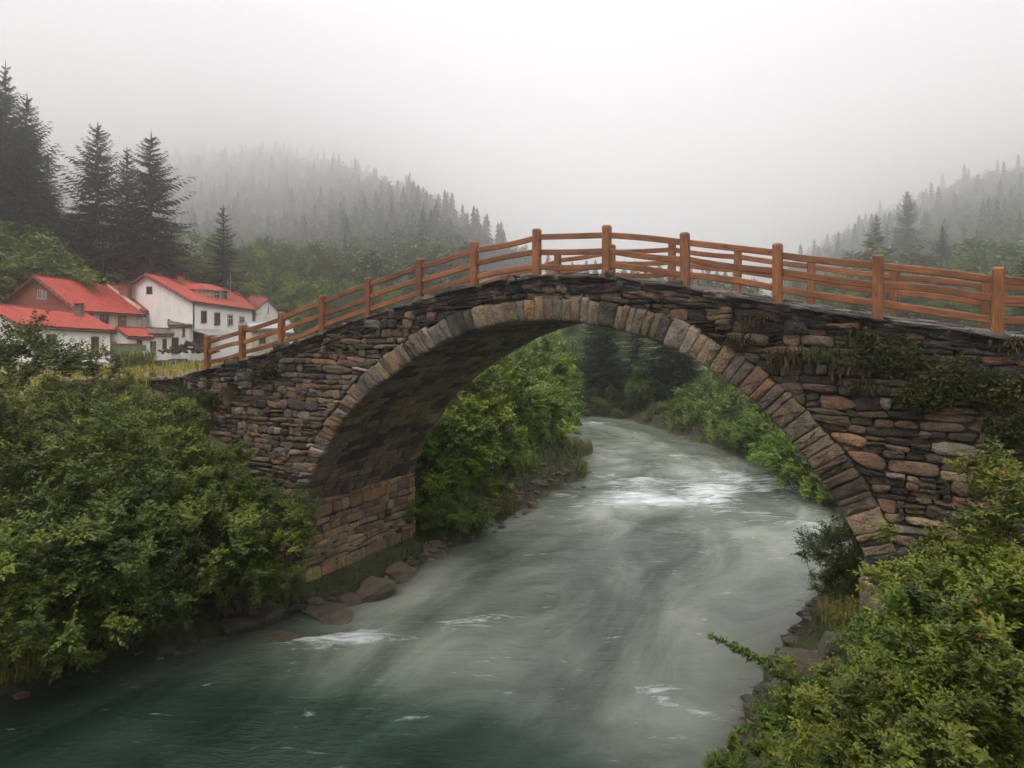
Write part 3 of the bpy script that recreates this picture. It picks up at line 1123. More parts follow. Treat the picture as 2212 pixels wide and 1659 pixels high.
def trunk_mb(H, r0, bend=.02, seed=0, r1=.15):
    rng = np.random.default_rng(seed)
    t = np.linspace(0, 1, 8)
    p = np.stack([np.cumsum(rng.normal(0, bend * H / 8, 8)), np.cumsum(rng.normal(0, bend * H / 8, 8)), -0.4 + t * (H + .4)], 1)
    p[:, :2] -= p[0, :2]
    return MB().tube(p, r0 * (1 - t * (1 - r1)), 8)


def broadleaf(seed, H, R, nc, sp, per, leaf, dark, light, trunk_h=.3):
    """mesh pair (crown, trunk with limbs) of a deciduous tree of height H"""
    rz = H * (1 - trunk_h) / 2
    cz = H * trunk_h + rz
    c = sprig_crown(seed, (R, R, rz), nc, sp, per, leaf, dark, light, up=.35, shell=(.35, 1.0), spread=.30)
    c.V = [v + np.array([0, 0, cz]) for v in c.V]
    rng = np.random.default_rng(seed + 5)
    t = trunk_mb(H * .8, .022 * H + .04, .02, seed)
    for i in range(9):
        a = rng.uniform(0, 6.28)
        z0 = H * rng.uniform(trunk_h * .8, .62)
        e = np.array([math.cos(a) * R * .75, math.sin(a) * R * .75, min(z0 + H * rng.uniform(.12, .3), H * .92)])
        b = np.array([0, 0, z0])
        q = np.linspace(0, 1, 5)[:, None]
        mid = (b + e) / 2 + np.array([0, 0, -.04 * H])
        t.tube(b * (1 - q) ** 2 + 2 * mid * q * (1 - q) + e * q ** 2, np.linspace(.010 * H, .003 * H, 5), 5)
    return c.mesh('crown'), t.mesh('trunk', True)


def plant_tree(name, label, cat, meshes, x, y, scale=1.0, group=None, z=None, rz=None, sxy=1.0, lm='tree_leaf', names=('crown', 'trunk'), bark='bark'):
    o = empty(name, (x, y, gz(x, y) - .1 if z is None else z), label, cat, group, RNG.uniform(0, 6.28) if rz is None else rz)
    o.scale = (scale * sxy, scale * sxy, scale)
    link(names[0], meshes[0], M[lm], o)
    if len(meshes) > 1:
        link(names[1], meshes[1], M[bark], o)
    return o


def at_ground(px, Y):
    x = (px - CX) / F_PX * Y
    return x, Y, gz(x, Y)


def tree_to(name, label, cat, meshes, mesh_h, px, Y, top_py, group=None, base_py=None, lm='tree_leaf', wide=1.0, **kw):
    """a tree standing at bearing px and distance Y, as tall as its top reads in the photo"""
    x, y, z = at_ground(px, Y)
    if base_py is not None:
        z = min(z, EYE - (base_py - HY) / F_PX * Y)
    ztop = EYE - (top_py - HY) / F_PX * Y
    return plant_tree(name, label, cat, meshes, x, y, max(.3, (ztop - z) / mesh_h), group, z - .05, sxy=wide, lm=lm, **kw)


# ------------------------------------------------------------------ conifers
CON = []
for sd, (R, lev, nb, gap, tp) in enumerate([(3.6, 50, 11, .08, .82), (3.9, 46, 11, .12, .78), (3.3, 50, 11, .07, .88), (2.9, 48, 10, .08, .92)]):
    cm = conifer_mesh(20 + sd, 14.0, R, lev, nb, 9, gap=gap, taper=tp)
    CON.append((cm.mesh('crown'), trunk_mb(13.2, .24, .004, sd, .1).mesh('trunk', True)))
G1 = 'tall dark conifers at the left edge of the valley'
for px, Y, top, v, lab, wd in [(-20, 80, 128, 0, 'tallest dark spruce, cut by the left edge of the view', 1.05), (12, 80, 136, 2, 'dark spruce tucked against the tallest spruce on the left slope', 1.0),
                               (58, 78, 205, 1, 'dark spruce with ragged side boughs at the outer flank of the left spruce stand', .95), (104, 78, 330, 3, 'smaller dark spruce at the foot of the left spruce stand', 1.0),
                               (-70, 78, 160, 1, 'broad dark spruce mostly outside the left edge of the view', 1.2)]:
    tree_to('spruce_tree', lab, 'tree', CON[v], 14.2, px, Y, top, G1, lm='needle', wide=wd)
for px, Y, top, v, lab, wd in [(-45, 84, 150, 2, 'dark spruce behind the tallest spruce at the left edge', 1.3), (55, 76, 262, 0, 'full dark spruce filling the middle of the left spruce stand', 1.3), (8, 75, 200, 1, 'broad dark spruce behind the left spruce stand', 1.3), (98, 80, 390, 2, 'low full spruce at the right foot of the left spruce stand', 1.6)]:
    tree_to('spruce_tree', lab, 'tree', CON[v], 14.2, px, Y, top, G1, lm='needle', wide=wd)
G2 = 'three conifers behind the red roofed houses'
for px, Y, top, v, lab, wd in [(211, 82, 268, 1, 'tall conifer with open boughs, left of the three above the red roofs', 1.2), (274, 86, 318, 2, 'shortest of the three conifers above the red roofs, standing in the middle', 1.2),
                               (326, 80, 286, 0, 'tall broad conifer, right of the three above the red roofs', 1.4)]:
    tree_to('spruce_tree', lab, 'tree', CON[v], 14.2, px, Y, top, G2, lm='needle', wide=wd, base_py=590)
tree_to('spruce_tree', 'lone narrow dark conifer behind the big white house', 'tree', CON[3], 14.2, 482, 88, 443, lm='needle', wide=1.6, base_py=640)
tree_to('spruce_tree', 'slim dark conifer alone in the misty wood behind the fence', 'tree', CON[3], 14.2, 745, 150, 500, lm='needle', wide=.55, base_py=620)
for px, Y, top, v, lab, wd in [(1893, 150, 461, 0, 'dark pointed conifer on the misty slope above the fence at right', 1.0), (1960, 200, 412, 1, 'faint conifer high on the misty right slope', 1.0),
                               (2036, 140, 485, 2, 'broad dim conifer on the right slope beside the pointed conifer', 1.15), (1955, 125, 548, 3, 'small conifer low behind the fence at right', .8),
                               (2215, 75, 560, 1, 'dark conifer rising behind the last fence post at right', 1.0)]:
    tree_to('spruce_tree', lab, 'tree', CON[v], 14.2, px, Y, top, 'conifers on the right slope', lm='needle', wide=wd)
G3 = 'dark conifers at the bend of the river'
for px, Y, top, v, lab, wd in [(1310, 56.5, 640, 0, 'dark conifer seen through the crown of the arch at the river bend', 1.6), (1285, 58.5, 650, 2, 'dark conifer half hidden behind another at the river bend', 1.6), (1440, 53.5, 650, 1, 'broad dark conifer behind the bright tree at the river bend', 1.9),
                               (1482, 52.5, 680, 2, 'dark conifer nearest the right bank at the river bend', 1.3), (1375, 57.5, 650, 3, 'dark conifer between two others at the river bend', 1.8)]:
    tree_to('spruce_tree', lab, 'tree', CON[v], 14.2, px, Y, top, G3, lm='needle', wide=wd)
for k, (px, Y, top, lab) in enumerate([(896, 830, 394, 'taller of two faint conifers on the fading ridge line'), (940, 760, 416, 'shorter of two faint conifers on the fading ridge line'), (1012, 620, 480, 'pale conifer low on the fading ridge line'),
                                       (1046, 580, 488, 'thin pale conifer at the end of the fading ridge line')]):
    tree_to('spruce_tree', lab, 'tree', CON[k % 4], 14.2, px, Y, top, 'faint conifers on the foggy ridge', lm='needle', wide=.75)

# ------------------------------------------------------------------ broadleaf trees
GD, GL = (.024, .050, .010), (.17, .215, .028)
BL = [broadleaf(50 + i, 8.0, r, nc, 26, 9, .30, GD, GL, th) for i, (r, nc, th) in enumerate([(3.2, 62, .16), (2.8, 55, .2), (3.6, 66, .12)])]
BB = [broadleaf(60 + i, 8.0, r, nc, 26, 9, .26, (.04, .08, .010), (.19, .26, .03), .1) for i, (r, nc) in enumerate([(3.0, 62), (2.6, 55)])]
G4 = 'broadleaf trees behind the village'
for k, (px, Y, top, lab, v, wd) in enumerate([
        (246, 88, 528, 'round green tree behind the brown gabled house', 0, 1.0), (130, 84, 490, 'green bush like tree on the slope above the brown gable', 1, 1.2), (30, 70, 505, 'green tree low on the slope at the left edge', 2, 1.2), (60, 84, 440, 'dull green tree on the slope under the left spruces', 0, 1.2),
        (372, 92, 520, 'dull green tree below the tall broad conifer', 2, .9), (332, 86, 560, 'small round tree right behind the white gable', 0, 1.0), (428, 96, 575, 'green tree behind the dormer of the big white house', 1, 1.1), (540, 110, 560, 'green tree right of the lone narrow conifer', 2, .9), (596, 104, 585, 'bright round tree behind the small orange roof', 0, 1.0),
        (640, 98, 622, 'bright green tree beside the fence posts at left', 1, 1.0), (688, 130, 532, 'tall pale green tree in the mist behind the fence', 2, 1.0), (640, 150, 540, 'misty green tree between two taller ones', 0, 1.0), (780, 145, 545, 'misty green tree right of the slim conifer', 1, 1.0), (850, 150, 560, 'misty green tree behind the third fence bay', 2, 1.1), (720, 115, 600, 'low green tree just above the fence rails', 0, 1.1),
        (570, 135, 520, 'misty tree behind the lone conifer', 2, 1.1), (450, 130, 520, 'misty tree left of the lone conifer', 1, 1.2), (170, 92, 470, 'dark green tree at the feet of the open conifer', 0, 1.1), (820, 120, 625, 'low bush like tree behind the middle rails', 1, 1.4), (930, 150, 600, 'misty low tree behind the rails near the crest', 0, 1.2)]):
    tree_to('broadleaf_tree', lab, 'tree', BL[v], 8.3, px, Y, top, G4, wide=wd)
for k, (px, Y, top, lab, v, wd) in enumerate([
        (1780, 120, 590, 'misty green tree behind the fence on the right', 0, 1.2), (1850, 110, 600, 'misty round tree left of the pointed conifer', 1, 1.2), (2100, 115, 545, 'dim tree on the slope right of the broad conifer', 2, 1.1), (2165, 85, 590, 'dark green tree behind the right fence rails', 0, 1.2), (1990, 105, 600, 'low green tree behind the fence between two far posts', 1, 1.4), (1730, 140, 610, 'pale misty tree at the foot of the right slope', 2, 1.2)]):
    tree_to('broadleaf_tree', lab, 'tree', BL[v], 8.3, px, Y, top, 'broadleaf trees on the right slope', wide=wd)
# beyond the river bend, seen through the arch
for k, (px, Y, top, base, lab, mset, v, wd) in enumerate([
        (1200, 58.5, 770, 905, 'bright green tree at the bend, left of the dark conifers', BB, 0, 1.15), (1262, 58, 775, 905, 'green tree leaning over the water at the bend', BL, 0, 1.1), (1385, 52.5, 790, 918, 'bright yellowish green tree in front of the dark conifers', BB, 1, .75), 
        (1120, 75, 740, 890, 'hazy green tree on the far left bank through the arch', BL, 1, 1.0), (1160, 82, 745, 880, 'hazy tree next to another on the far left bank', BB, 0, 1.0), (1230, 95, 700, 870, 'hazy tall tree behind the river bend', BL, 2, 1.0), (1090, 64, 770, 890, 'soft green tree above the left bank bushes', BB, 1, 1.1), (1270, 88, 715, 880, 'hazy tree showing over the bend beside the conifer', BL, 0, 1.0), (1500, 62, 760, 900, 'dark tree at the edge of the meadow', BL, 2, .8)]):
    tree_to('broadleaf_tree', lab, 'tree', mset[v], 8.3, px, Y, top, 'trees around the river bend', base_py=base, wide=wd)

# ------------------------------------------------------------------ far forest on the misty slopes (one mass nobody could count)
def low_conifer(seed):
    """small spruce: overlapping skirts of drooping boughs"""
    rng = np.random.default_rng(seed)
    mbx = MB()
    for i in range(13):
        f = .04 + .9 * i / 12
        r = .20 * (1 - f) ** .8 + .018
        k = 9 if i < 8 else 6
        a = np.arange(k) / k * 6.283 + rng.uniform(0, 6) + rng.normal(0, .2, k)
        rr_ = r * rng.uniform(.65, 1.2, k)
        d = np.stack([np.cos(a), np.sin(a), 0 * a], 1)
        s_ = np.stack([-np.sin(a), np.cos(a), 0 * a], 1)
        top = np.tile([0, 0, f + .075], (k, 1))
        tip = d * rr_[:, None] + np.array([0, 0, 1]) * (f - .035 + rng.normal(0, .012, k))[:, None]
        m_ = d * (rr_ * .62)[:, None] + np.array([0, 0, f - .01])
        V = np.stack([top, m_ + s_ * (rr_ * .42)[:, None], tip, m_ - s_ * (rr_ * .42)[:, None]], 1).reshape(-1, 3)
        t = rng.random((k, 1))
        mbx.add(V, (np.array([[[0, 1, 2], [0, 2, 3]]]) + (np.arange(k) * 4)[:, None, None]).reshape(-1, 3), np.repeat(np.array([.018, .028, .016]) * (1 - t) + np.array([.045, .062, .03]) * t, 4, 0))
    mbx.add([[.015, 0, .93], [-.01, .01, .93], [0, 0, 1.03]], [[0, 1, 2]], (.03, .045, .02))
    return mbx


def low_broad(seed):
    rng = np.random.default_rng(seed)
    return sprig_crown(seed, (.36, .36, .45), 24, 6, 4, .12, (.026, .044, .014), (.11, .145, .035), up=.3, spread=.3)


protos = []
for s_ in range(3):
    for f_, dz in ((low_conifer, 0), (low_broad, .42)):
        p = f_(80 + s_)
        me_ = np.concatenate(p.V) + np.array([0, 0, dz])
        Fs = np.concatenate(p.F)
        protos.append((me_, Fs, np.concatenate(p.T)))


def forest(name, n, x0, x1, seed, g0=.0, g1=1.0, hmul=1.0, cshare=.42):
    rng = np.random.default_rng(seed)
    mbx = MB()
    xp = rng.uniform(x0, x1, n)
    g = rng.uniform(g0, g1, n) ** .9
    yr = np.interp(xp, RT[:, 0], RT[:, 1])
    y0 = np.where(xp < 1150, 122.0, 107.0)
    t = 1 - (1 - g) ** (1 / 2.6)
    Y = y0 + t * (yr - y0) * .98
    X = (xp - CX) / F_PX * Y
    Z = ground_z(X, Y)
    for i in range(n):
        if (Y[i] < 300 and 980 < xp[i] < 1180) or (Y[i] < 330 and 1680 < xp[i] < 1850):
            continue
        con = Y[i] > 210 and rng.random() < cshare * (1 if g[i] > .35 else .45)
        k = rng.integers(3) * 2 + (0 if con else 1)
        v, f, tt = protos[k]
        h = (rng.uniform(10, 22) if con else rng.uniform(8, 15)) * (1 + 1.1 * min(1, Y[i] / 1000)) * hmul
        a = rng.uniform(0, 6.28)
        c_, s_ = math.cos(a), math.sin(a)
        vx = np.c_[(v[:, 0] * c_ - v[:, 1] * s_), (v[:, 0] * s_ + v[:, 1] * c_), v[:, 2]] * np.array([h, h, h]) * np.array([1, 1, 1])
        mbx.add(vx + np.array([X[i], Y[i], Z[i] - .4]), f, tt * rng.uniform(.7, 1.25))
    o = mbx.build(name, M['needle'])
    o['kind'] = 'stuff'
    return o


forest('hillside_forest', 1500, 330, 1175, 5)
forest('hillside_forest', 620, 1690, 2330, 6, cshare=.3)
forest('hillside_forest', 420, 1080, 1640, 9, .0, .9, .7, .6)
forest('hillside_forest', 90, -150, 330, 8, .25, 1.0)

# ------------------------------------------------------------------ riverside shrubs
def shrub_set(seed, R, nc, sp, per, leaf, dark, light, accent=None, pa=0.0, up=.5, n_st=9, rad=.03, spread=.235, shell=(.45, 1.0)):
    h0 = R[2] * .75
    c = sprig_crown(seed, R, nc, sp, per, leaf, dark, light, accent, pa, up, shell, spread=spread)
    c.V = [v + np.array([0, 0, h0]) for v in c.V]
    s = stems(seed, R, n_st, h0, rad)
    s.V = [v + np.array([0, 0, h0]) for v in s.V]
    return c.mesh('foliage'), s.mesh('stems', True)


def shrub(label, meshes, px, py, Y, scale, group, name='shrub', sxy=1.0, rz=None, lm='leaf', cat='shrub', dz=0.0):
    """shrub whose crown centre reads at (px, py)"""
    c = at(px, py, Y)
    h0 = meshes[2] * scale
    zz = c[2] - h0
    return plant_tree(name, label, cat, meshes[:2], c[0], c[1], scale, group, zz + dz, rz, sxy, lm, ('foliage', 'stems'))


def sset(*a, **k):
    R = a[1]
    f, s = shrub_set(*a, **k)
    return f, s, R[2] * .75


SD, SL_ = (.022, .044, .008), (.140, .168, .020)
NL = [sset(101, (1.9, 1.7, 1.5), 115, 13, 11, .115, SD, SL_), sset(102, (1.6, 1.7, 1.7), 105, 13, 11, .11, SD, (.165, .185, .020)), sset(103, (2.1, 1.8, 1.4), 115, 13, 11, .115, (.016, .034, .008), (.11, .14, .020))]
G5 = 'shrubs on the near left bank'
for k, (px, py, Y, s_, v, lab) in enumerate([
        (40, 845, 23, 1.3, 2, 'dark leafy shrub in front of the lowest red roofed house'), (165, 925, 21.5, .85, 2, 'dark round shrub between the red roofed house and the bright shrubs'), (292, 865, 24, .55, 0, 'small round shrub beside the yellow grass at the village edge'),
        (-20, 1010, 17.5, 1.1, 1, 'tall weedy shrub cut by the left edge of the view'), (140, 1050, 17.6, 1.15, 0, 'bright green shrub right of the weedy one at the left edge'), (320, 1000, 18.3, .92, 1, 'bright topped shrub rising above the others on the near left bank'),
        (440, 1055, 18.4, .72, 0, 'green shrub leaning against the left end of the bridge wall'), (570, 1125, 18.6, .62, 2, 'dark shrub hiding the foot of the left arch ring'), (600, 1190, 18.0, .62, 1, 'shrub hanging beside the left bridge pier'),
        (240, 1190, 16.2, 1.15, 2, 'wide dark shrub in the middle of the near left bank'), (430, 1190, 16.9, 1.0, 0, 'dark green shrub between the wide shrub and the pier'), (90, 1270, 15.2, 1.1, 0, 'low dark shrub near the lower left corner'), (330, 1290, 16.4, .75, 2, 'lowest dark shrub overhanging the water on the near left bank'), (530, 1260, 17.6, .62, 2, 'small dark shrub above the rocks left of the pier'), (-40, 1380, 14.0, .8, 1, 'shrub at the water in the lower left corner'), (180, 1370, 15.4, .55, 0, 'low leafy shrub dipping to the water near the lower left corner'),
        (400, 905, 22.5, .62, 2, 'dark shrub against the end of the bridge wall below the last fence post')]):
    shrub(lab, NL[v], px, py, Y, s_, G5)

MS = [sset(111, (2.0, 1.8, 1.8), 95, 15, 10, .17, (.035, .075, .010), (.21, .31, .03)), sset(112, (2.2, 2.0, 1.6), 95, 15, 10, .16, (.028, .06, .010), (.16, .235, .028)), sset(113, (1.6, 1.6, 2.2), 90, 15, 10, .16, (.04, .08, .012), (.24, .31, .035))]
G6 = 'shrubs along the left bank behind the arch'
for k, (px, py, Y, s_, v, lab) in enumerate([
        (960, 985, 26.5, 1.05, 0, 'big bright green shrub nearest to the left pier behind the arch'), (925, 1080, 25.5, .75, 1, 'dark green shrub low beside the left pier behind the arch'), (1000, 905, 29, 1.15, 2, 'tall bright shrub rising beside the dark barrel of the arch'), (1075, 880, 33, 1.45, 1, 'large dark cored shrub in the middle of the left bank'),
        (1060, 975, 29.5, .85, 0, 'bright shrub below the large dark cored one'), (1145, 905, 36, 1.3, 0, 'green shrub near the water beyond the dark cored shrub'), (1165, 860, 42, 1.5, 2, 'pale green shrub farthest along the left bank'), (1110, 1000, 32, .55, 2, 'reedy green shrub above the bank stones'), (1175, 985, 35, .55, 1, 'low shrub near the spit of stones'), (1050, 830, 40, 1.4, 1, 'green shrub high behind the arch on the left bank'), (985, 1120, 24.8, .5, 1, 'low dark shrub above the water right of the pier'), (890, 990, 26.0, .9, 1, 'dark green shrub right behind the far edge of the left pier'),(1190, 925, 42, .8, 1, 'dark shrub touching the water beyond the stone spit')]):
    shrub(lab, MS[v], px, py, Y, s_, G6)
for k, (px, py, Y, s_, v, lab) in enumerate([(1040, 1070, 28, .55, 0, 'small bright shrub dipping to the water on the left bank'), (1095, 1050, 30.3, .5, 2, 'small upright shrub behind the bank stones'), (1140, 1030, 32.5, .5, 1, 'small dark shrub between the reed tufts'), (1150, 960, 36, .7, 0, 'shrub above the reed tufts on the left bank'), (960, 1130, 24.6, .45, 1, 'low dark shrub on the bank right beside the left pier'), (1195, 965, 38.5, .55, 2, 'upright shrub beside the pale grass tuft on the spit')]):
    shrub(lab, MS[v], px, py, Y, s_, G6)
G7 = 'shrubs along the right bank behind the arch'
for k, (px, py, Y, s_, v, lab) in enumerate([
        (1490, 905, 48, 1.0, 1, 'green shrub at the water farthest along the right bank'), (1545, 880, 47, 1.25, 1, 'dull green shrub below the meadow'), (1610, 915, 42, 1.35, 1, 'big dull green shrub in the middle of the right bank'), (1665, 950, 37, 1.0, 1, 'dull shrub right of the big one on the right bank'), (1700, 985, 34, .75, 0, 'yellowish low shrub at the water on the right bank'),
        (1745, 1020, 31, .95, 1, 'dark shrub behind the right side of the arch ring'), (1580, 845, 52, 1.0, 2, 'pale bush at the edge of the meadow'), (1690, 900, 44, 1.4, 1, 'tall shrub behind the right arch ring'), (1790, 1045, 29.5, .7, 1, 'dark shrub overhanging the foam beside the arch ring'), (1520, 838, 58, .8, 0, 'small bush left of the meadow'), (1470, 925, 47.5, .5, 1, 'low shrub at the waterline of the right bank'), (1555, 940, 43, .6, 0, 'low shrub dipping to the water on the right bank'), (1620, 975, 38.5, .6, 1, 'dull low shrub at the right waterline')]):
    shrub(lab, MS[v], px, py, Y, s_, G7)
for k, (px, py, Y, s_, lab) in enumerate([(1290, 880, 55, 1.1, 'dark shrub over the water at the outer bend'), (1340, 898, 53.5, .8, 'dark shrub below the bright tree at the bend'), (1430, 908, 50.5, .75, 'dark shrub at the water below the big conifers'), (1230, 872, 56.5, 1.0, 'dark shrub at the far end of the visible river'), (1465, 905, 50, .8, 'dark shrub right of the big conifers at the water')]):
    shrub(lab, NL[2], px, py, Y, s_, 'dark shrubs at the river bend')
shrub('dark shrub with thin twigs under the right side of the arch', NL[2], 1840, 1215, 17.2, .62, None)
shrub('dark shrub at the foot of the right pier, below the thin twigged one', NL[2], 1850, 1290, 15.5, .5, None)

ND, NLt, AC = (.022, .044, .006), (.175, .195, .016), (.26, .10, .02)
NR = [sset(121, (1.25, 1.2, 1.1), 90, 14, 11, .10, ND, NLt, AC, .008, n_st=10, rad=.016), sset(122, (1.2, 1.2, 1.0), 85, 14, 11, .095, ND, (.125, .165, .016), AC, .005, n_st=10, rad=.016), sset(123, (1.0, 1.0, 1.4), 80, 14, 11, .085, (.03, .05, .008), (.17, .18, .022), AC, .025, n_st=10, rad=.014)]
G8 = 'shrubs in the lower right corner'
for k, (px, py, Y, s_, v, lab) in enumerate([
        (2225, 1215, 8.2, .85, 2, 'tall yellow green shrub at the right edge in front of the wall'), (2110, 1330, 7.9, .75, 0, 'yellow green shrub with orange leaves left of the tall one'), (2040, 1445, 8.2, .55, 1, 'leafy green shrub in front of the right pier'), (1935, 1475, 8.0, .5, 1, 'green shrub over the boulder at the water edge'),
        (2060, 1510, 6.6, .85, 1, 'large dark leafed shrub in the lower right'), (1880, 1600, 6.9, .58, 0, 'leafy green shrub left of the large one in the lower right'), (2200, 1470, 6.2, .85, 0, 'shrub with orange leaves at the lower right edge'), (1740, 1610, 6.8, .45, 1, 'low green shrub nearest the water at the bottom'), (1960, 1660, 5.6, .6, 0, 'leafy shrub at the bottom edge of the view'), (2150, 1640, 5.2, .7, 1, 'shrub filling the lower right corner'), (1590, 1700, 6.6, .3, 1, 'small green sprigs at the bottom edge over the water')]):
    shrub(lab, NR[v], px, py, Y, s_, G8)

# lone leafy twig reaching over the water
def twig(label, pts, nl, leaf, seed):
    rng = np.random.default_rng(seed)
    pts = np.array(pts)
    t = np.linspace(0, 1, 12)[:, None]
    P = pts[0] * (1 - t) ** 2 + 2 * pts[1] * t * (1 - t) + pts[2] * t ** 2
    o = empty('leafy_twig', P[0], label, 'twig')
    mbx = MB().tube(P - P[0], np.linspace(.012, .003, 12), 5)
    mbx.build('stem', M['bark'], o, True)
    k = rng.uniform(.1, 1, nl)
    q = np.stack([np.interp(k, t[:, 0], P[:, i]) for i in range(3)], 1) - P[0]
    d = unit(P[-1] - P[0])
    s = unit(np.cross(d, ZV))
    q = q + rng.normal(0, .035, (nl, 3)) * (1.2 - k[:, None])
    D = d * .5 + s * rng.choice([-1, 1], (nl, 1)) * .7 + rng.normal(0, .6, (nl, 3)) + ZV * .1
    Nn = ZV + rng.normal(0, .4, (nl, 3))
    mbx = MB()
    leaves(mbx, q, D, Nn, leaf * rng.uniform(.6, 1.2, nl) * (1.15 - .6 * k), leaf_tints(rng, nl, (.03, .055, .010), (.11, .15, .022)))
    mbx.build('foliage', M['leaf'], o)


twig('leafy twig reaching left over the water from the lower right shrubs', [at(1760, 1500, 7.4), at(1650, 1425, 7.6), at(1528, 1372, 7.8)], 420, .095, 3)
twig('short leafy twig over the water below the long one', [at(1760, 1560, 7.0), at(1680, 1520, 7.0), at(1590, 1585, 7.1)], 240, .09, 4)

# ------------------------------------------------------------------ grass and weeds
def blades(mb_, P, H, rng, dark, light, lean=.35, wd=.02, hang=False):
    n = len(P)
    a = rng.uniform(0, 6.28, n)
    d = np.stack([np.cos(a), np.sin(a), np.zeros(n)], 1)
    s = np.stack([-np.sin(a), np.cos(a), np.zeros(n)], 1)
    H = np.broadcast_to(H, (n,)) * rng.uniform(.6, 1.2, n)
    ln = rng.uniform(.1, 1, n) * lean
    up = np.array([0, 0, 1.0])
    m1 = P + up * (H * .6)[:, None] + d * (H * ln * .35)[:, None]
    tip = P + up * (H * (.95 - ln * .5))[:, None] + d * (H * ln)[:, None]
    w_ = wd * H / H.mean()
    V = np.stack([P - s * w_[:, None], P + s * w_[:, None], m1 + s * w_[:, None] * .7, m1 - s * w_[:, None] * .7, tip], 1)
    off = (np.arange(n) * 5)[:, None, None]
    t = rng.beta(1.6, 1.6, (n, 1))
    c = np.array(dark) * (1 - t) + np.array(light) * t
    b0 = mb_.n
    mb_.add(V.reshape(-1, 3), (np.array([[0, 1, 2, 3]])[None] + off).reshape(-1, 4), np.repeat(c, 5, 0))
    mb_.F.append((np.array([[3, 2, 4]])[None] + off).reshape(-1, 3) + b0)


rng = np.random.default_rng(77)
mb = MB()
n = 22000
x = rng.uniform(-30, -8.5, n)
y = rng.uniform(23.5, 46, n)
kk = (np.sin(x * .9) + np.sin(y * .8 + x * .3) + rng.normal(0, .8, n)) > -.3
x, y = x[kk], y[kk]
kk = ((np.c_[x, y] - O[:2]) @ U[:2] < -.4) | ((np.c_[x, y] - O[:2]) @ C[:2] > W + .3)
x, y = x[kk], y[kk]
P = np.c_[x, y, ground_z(x, y) - .03]
blades(mb, P, .40, rng, (.08, .095, .018), (.34, .27, .06), .6, .022)
x = rng.uniform(14, 34, 3000)
y = rng.uniform(45, 80, 3000)
blades(mb, np.c_[x, y, ground_z(x, y) - .03], .4, rng, (.06, .11, .02), (.15, .22, .04), .5, .03)
g_ = mb.build('grass', M['grass'])
g_['kind'] = 'stuff'

# low ground cover on the banks where the photo shows rank growth
mb = MB()
n = 26000
x = rng.uniform(-26, 34, n)
y = rng.uniform(6, 60, n)
P2 = np.c_[x, y]
dd = np.minimum(seg_dist(P2, LB), seg_dist(P2, RB))
rel_ = (P2 - O[:2])
tt_ = rel_ @ C[:2]
kk = (~in_poly(P2, RIVER)) & (P2[:, 1] > 13) & (dd > .35) & (dd < 9) & ((tt_ < -.3) | (tt_ > W + .2))
P2 = P2[kk]
P = np.c_[P2, ground_z(P2[:, 0], P2[:, 1]) - .04]
blades(mb, P, .5, rng, (.022, .040, .009), (.10, .13, .026), .9, .035)
n = 16000
line = np.vstack([resample(LB, 400, 0), resample(RB, 400, 0)])
q = line[rng.integers(0, 800, n)] + rng.normal(0, .9, (n, 2))
d3 = np.minimum(seg_dist(q, LB), seg_dist(q, RB))
q = q[(~in_poly(q, RIVER)) & (d3 > .25) & (q[:, 1] > 10) & (q[:, 1] < 60)]
blades(mb, np.c_[q, ground_z(q[:, 0], q[:, 1]) - .03], .34, rng, (.022, .034, .008), (.10, .12, .024), 1.1, .022)
g_ = mb.build('undergrowth', M['grass'])
g_['kind'] = 'stuff'

# reed and grass tufts at the water
def tuft_mesh(seed, n, r, h, dark, light, lean=.8, wd=.012):
    rng_ = np.random.default_rng(seed)
    m_ = MB()
    a, q = rng_.uniform(0, 6.28, n), np.sqrt(rng_.random(n)) * r
    blades(m_, np.c_[q * np.cos(a), q * np.sin(a), -.05 + 0 * a], h, rng_, dark, light, lean, wd)
    return m_.mesh('grass_tuft')


TU = [tuft_mesh(1, 420, .7, .95, (.04, .065, .012), (.17, .20, .04), .9, .014), tuft_mesh(2, 420, .8, .7, (.06, .07, .014), (.21, .20, .045), 1.1, .014)]
for px, py, Y, s_, v, lab in [(1060, 1100, 27.5, 1.3, 1, 'yellowish grass tuft at the stones on the left bank'), (1110, 1030, 31, 1.3, 0, 'tall reed tuft on the left bank behind the arch'), (1165, 1020, 33.5, 1.3, 0, 'reed tuft left of the stone spit'), (1228, 1030, 34, 1.25, 0, 'round reed tuft on the tip of the stone spit'), (1238, 975, 39, 1.4, 1, 'pale grass tuft on the farther spit'), (1200, 1000, 36, 1.2, 0, 'reed tuft behind the tip of the spit'), (1010, 1130, 25.6, 1.1, 1, 'grass tuft drooping to the water right of the pier'), (1700, 1000, 34, 1.2, 1, 'pale grass tuft on the right bank'), (1650, 985, 37.5, 1.2, 0, 'reed tuft at the foot of the right bank shrubs'),
                              (294, 790, 46, 1.6, 0, 'bright green grass clump in the yard before the houses'), (35, 1440, 14.4, 1.0, 1, 'reddish weeds at the water in the lower left corner'), (120, 1420, 14.9, .8, 0, 'grass tuft hanging at the water near the lower left corner'), (1835, 1345, 11.6, .55, 1, 'dry grass tuft on the boulder below the right pier')]:
    c = at(px, py, Y)
    o = link('grass_tuft', TU[v], M['grass'])
    o.location = Vector(c)
    o.scale = (s_,) * 3
    o.rotation_euler.z = RNG.uniform(0, 6)
    tag(o, lab, 'grass', 'grass tufts at the water edge' if py > 900 and Y > 20 else None)

